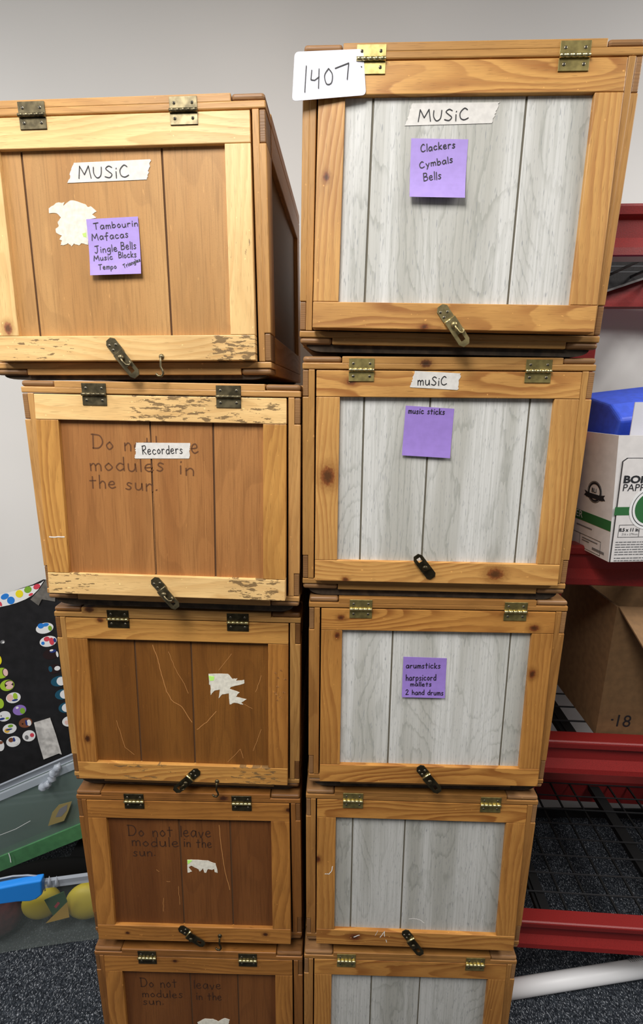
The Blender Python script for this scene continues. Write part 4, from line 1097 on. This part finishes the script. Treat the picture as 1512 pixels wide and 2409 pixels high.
# --- bins
def rring(w, d, r, z, n=6, cx=0, cy=0, zf=None):
    pts = []
    for sx, sy, a0 in ((1, 1, 0), (-1, 1, 90), (-1, -1, 180), (1, -1, 270)):
        for k in range(n + 1):
            a = R(a0 + 90 * k / n); x = sx * (w / 2 - r) + r * math.cos(a); y = sy * (d / 2 - r) + r * math.sin(a)
            pts.append(Vector((cx + x, cy + y, z + (zf(x, y) if zf else 0))))
    return pts
def loft(mb, rings, m, close_bottom=True):
    vs = [v for r in rings for v in r]; n = len(rings[0]); fs = []
    for j in range(len(rings) - 1):
        for k in range(n): fs.append([j * n + k, j * n + (k + 1) % n, (j + 1) * n + (k + 1) % n, (j + 1) * n + k])
    if close_bottom: fs.append(list(range(n))[::-1])
    mb.add(vs, fs, m, smooth=False)
# lower bin on the carpet
LBM = Matrix.Translation((-.894, 1.1055, FLOOR)) @ Matrix.Rotation(R(9), 4, 'Z')
lb = empty('storage_bin', LBM, 'clear plastic bin with blue latch handle standing on the carpet', 'bin')
mb = MB(); w, d, h = .72, .30, .258
n_ = 10
def subdiv(r, k=4):
    out = []
    for i in range(len(r)):
        a, b = r[i], r[(i + 1) % len(r)]
        kk = 16 if (a - b).length > .1 else 1
        for j in range(kk): out.append(a.lerp(b, j / kk))
    return out
def arch(r):
    for v in r:
        if v.y < 0: v.z += .022 * math.exp(-((v.x - .115) / .055) ** 2)
    return r
loft(mb, [arch(subdiv(rring(w - .055, d - .045, .02, .001))), arch(subdiv(rring(w - .05, d - .04, .022, .03))), subdiv(rring(w - .03, d - .02, .024, h * .6)), subdiv(rring(w - .012, d - .012, .025, h - .02))], 'bin')
mb.build('body', lb)
mb = MB(); loft(mb, [subdiv(rring(w - .012, d - .012, .025, h - .024)), subdiv(rring(w + .006, d + .006, .03, h - .022)), subdiv(rring(w + .006, d + .006, .03, h)), subdiv(rring(w - .014, d - .014, .025, h))], 'binframe', False); mb.build('rim', lb)
LI = LBM.inverted()
mb = MB()
yl = -d / 2 - .004
a = at_plane(98, 2072, LBM, yl - .014); b = at_plane(90, 2117, LBM, yl - .014)
vs_ = [(a.x - .30, a.z - .002), (a.x - .12, a.z - .006), (a.x - .05, a.z), (a.x, a.z + .002), (a.x - .004, b.z + .016), (b.x - .004, b.z + .004), (b.x - .02, b.z), (b.x - .05, b.z + .004), (a.x - .30, b.z + .004)]
mb.prism(vs_, yl - .016, yl + .006, 'bluehandle'); hd_ = mb.build('latch_handle', lb)
bv = hd_.modifiers.new('bevel', 'BEVEL'); bv.width = .004; bv.segments = 3
mb = MB(); pts = [at_plane(px, py, LBM, yl + .002) for px, py in ((-20, 2075), (0, 2067), (30, 2061), (65, 2059), (95, 2061), (103, 2075), (106, 2095))]
mb.tube(pts, .0022, 'binframe', 6)
lo2 = [Vector((v.x, v.y, min(v.z, h - .01))) for v in pts]
mb.add(pts + lo2, [[i, i + 1, i + 1 + len(pts), i + len(pts)] for i in range(len(pts) - 1)], 'bin'); mb.build('raised_lip', lb)
for px in (116, 133):
    mb = MB(); q = at_plane(px, 2080, LBM, yl - .004); mb.tube([q - Vector((0, 0, .004)), q + Vector((.001, 0, .010)), q + Vector((.003, 0, .026))], [.006, .004, .0006], 'binframe', 8); mb.build('lid_tooth', lb)
mb = MB(); q = at_plane(95, 2143, LBM, -.085); q2 = at_plane(195, 2135, LBM, -.07)
mb.sphere((0, 0, 0), (.052, .034, .046), 'yellow', 24); o = mb.build('yellow_ball'); o.matrix_world = LBM @ Matrix.Translation((q.x, -.072, .094)); tag(o, 'soft yellow ball behind the green card inside the clear bin', 'ball')
mb = MB(); mb.sphere((0, 0, 0), (.060, .034, .055), 'yellow', 24); o = mb.build('yellow_ball'); o.matrix_world = LBM @ Matrix.Translation((q2.x + .02, -.080, .086)); tag(o, 'soft yellow ball at the right end of the clear bin', 'ball')
mb = MB(); pg = [at_plane(px, py, LBM, -.118) for px, py in ((104, 2118), (150, 2098), (158, 2122), (125, 2155))]; mb.prism([(v.x, v.z) for v in pg], -.118, -.116, 'greencard')
pg = [at_plane(px, py, LBM, -.1185) for px, py in ((127, 2133), (136, 2122), (141, 2125), (132, 2137))]; mb.prism([(v.x, v.z) for v in pg], -.1185, -.1175, 'pred')
pg = [at_plane(px, py, LBM, -.1182) for px, py in ((125, 2155), (158, 2122), (163, 2158), (108, 2172))]; mb.prism([(v.x, v.z) for v in pg], -.1182, -.1172, 'porange')
o = mb.build('green_card'); o.matrix_world = LBM; tag(o, 'green and yellow printed card inside the clear bin', 'card')
mb = MB(); mb.sphere((0, 0, 0), (.09, .050, .055), 'maroon', 20); o = mb.build('cloth_bundle'); o.matrix_world = LBM @ Matrix.Translation((-.03, -.075, .066)); tag(o, 'dark maroon cloth bundle at the left inside the clear bin', 'cloth')

mb = MB(); mb.sphere((0, 0, 0), (.20, .030, .075), 'tote', 24); o = mb.build('dark_filler'); o.matrix_world = LBM @ Matrix.Translation((.11, .004, .079)); tag(o, 'added black bag filling the clear bin behind the yellow balls', 'filler')  # black lump added so that the bin's inside reads dark
# upper bin tilted behind it
TB = R(-26)      # right side up
UBM = Matrix.Translation((-1.055, 1.195, -.003)) @ Matrix.Rotation(TB, 4, 'Y')
ub = empty('storage_bin', UBM, 'milky translucent bin tilted up to the right against the black board', 'bin')
uw, ud, uh = .62, .060, .252
mb = MB()
loft(mb, [subdiv(rring(uw - .05, ud - .03, .02, .001, cx=uw / 2)), subdiv(rring(uw - .02, ud - .012, .022, uh - .02, cx=uw / 2))], 'binmilk'); mb.build('body', ub)
mb = MB(); loft(mb, [subdiv(rring(uw - .02, ud - .012, .022, uh - .022, cx=uw / 2)), subdiv(rring(uw, ud, .026, uh - .02, cx=uw / 2)), subdiv(rring(uw, ud, .026, uh, cx=uw / 2)), subdiv(rring(uw - .02, ud - .02, .022, uh, cx=uw / 2))], 'binframe', False); mb.build('rim', ub)
upx = lambda zx, zy, off: at_plane(zx / 4.916, 1750 + zy / 4.916, UBM, off)
yo = -ud / 2 - .0005
mb = MB(); q = [upx(*p, yo) for p in ((555, 950), (605, 790), (680, 705), (830, 665), (790, 780), (740, 890))]; mb.prism([(v.x, v.z) for v in q], yo, yo + .0005, 'faded')
q = [upx(*p, yo - .0003) for p in ((640, 850), (690, 750), (780, 700), (770, 770), (710, 840))]; mb.prism([(v.x, v.z) for v in q], yo - .0003, yo, 'printgrey'); mb.build('sticker', ub)
mb = MB(); q = [upx(*p, yo) for p in ((0, 1055), (180, 985), (350, 890))]; mb.ribbon([(v.x, v.z) for v in q], .0016, 'white', yo)
q = [upx(*p, yo) for p in ((100, 1265), (115, 1310), (125, 1370))]; mb.ribbon([(v.x, v.z) for v in q], .003, 'white', yo); mb.build('scratch_mark', ub)
# crumpled clear tape on its rim
mb = MB(); rnd = random.Random(5); pts = [upx(*p, yo - .008) for p in ((480, 520), (560, 450), (600, 380), (640, 300), (700, 240))]
P2 = []
for i in range(len(pts) - 1):
    for k in range(5): P2.append(pts[i].lerp(pts[i + 1], k / 5) + Vector((rnd.uniform(-.003, .003), rnd.uniform(-.003, .003), rnd.uniform(-.003, .003))))
mb.tube(P2, [rnd.uniform(.006, .014) for _ in P2], 'binframe', 7); mb.build('crumpled_tape', ub)
mb = MB(); mb.box(.028, uw - .028, -.022, .012, .003, .052, 'greenpaper', bev=.001); o = mb.build('green_folder'); o.matrix_world = UBM; tag(o, 'green folder lying along the bottom of the tilted translucent bin', 'folder')
# black tote that props it up
mb = MB(); rings = [rring(.17, .08, .015, 0), rring(.18, .09, .015, .105), rring(.19, .1, .018, .105), rring(.19, .1, .018, .125), rring(.17, .09, .015, .125)]
loft(mb, rings, 'tote'); mb.add(rings[-1], [list(range(len(rings[-1])))], 'tote'); o = mb.build('storage_tote'); o.matrix_world = Matrix.Translation((-.650, 1.195, FLOOR + .004)); tag(o, 'black plastic tote in shadow beneath the tilted bin', 'tote')

# ------------------------------------------------------------------ light
wd = bpy.data.worlds.new('world'); scn.world = wd; wd.use_nodes = True
wd.node_tree.nodes['Background'].inputs[0].default_value = (1, .98, .95, 1); wd.node_tree.nodes['Background'].inputs[1].default_value = .11
def area(name, loc, sx, sy, e, col=(1, .97, .92), rot=(0, 0, 0)):
    l = bpy.data.lights.new(name, 'AREA'); l.shape = 'RECTANGLE'; l.size = sx; l.size_y = sy; l.energy = e; l.color = col
    o = bpy.data.objects.new(name, l); COL.objects.link(o); o.location = loc; o.rotation_euler = rot
area('ceiling_light', (-.42, -.28, 2.72), .6, 1.0, 35, (1, .98, .95))
area('ceiling_light', (1.7, .1, 2.72), .6, 1.0, 36, (1, .98, .95))
area('ceiling_light', (-2.1, .0, 2.72), .6, 1.0, 42, (1, .98, .95))

vs_ = scn.view_settings
vs_.view_transform = 'Standard'; vs_.look = 'None'; vs_.exposure = 0.30; vs_.gamma = 1.0; vs_.use_curve_mapping = False
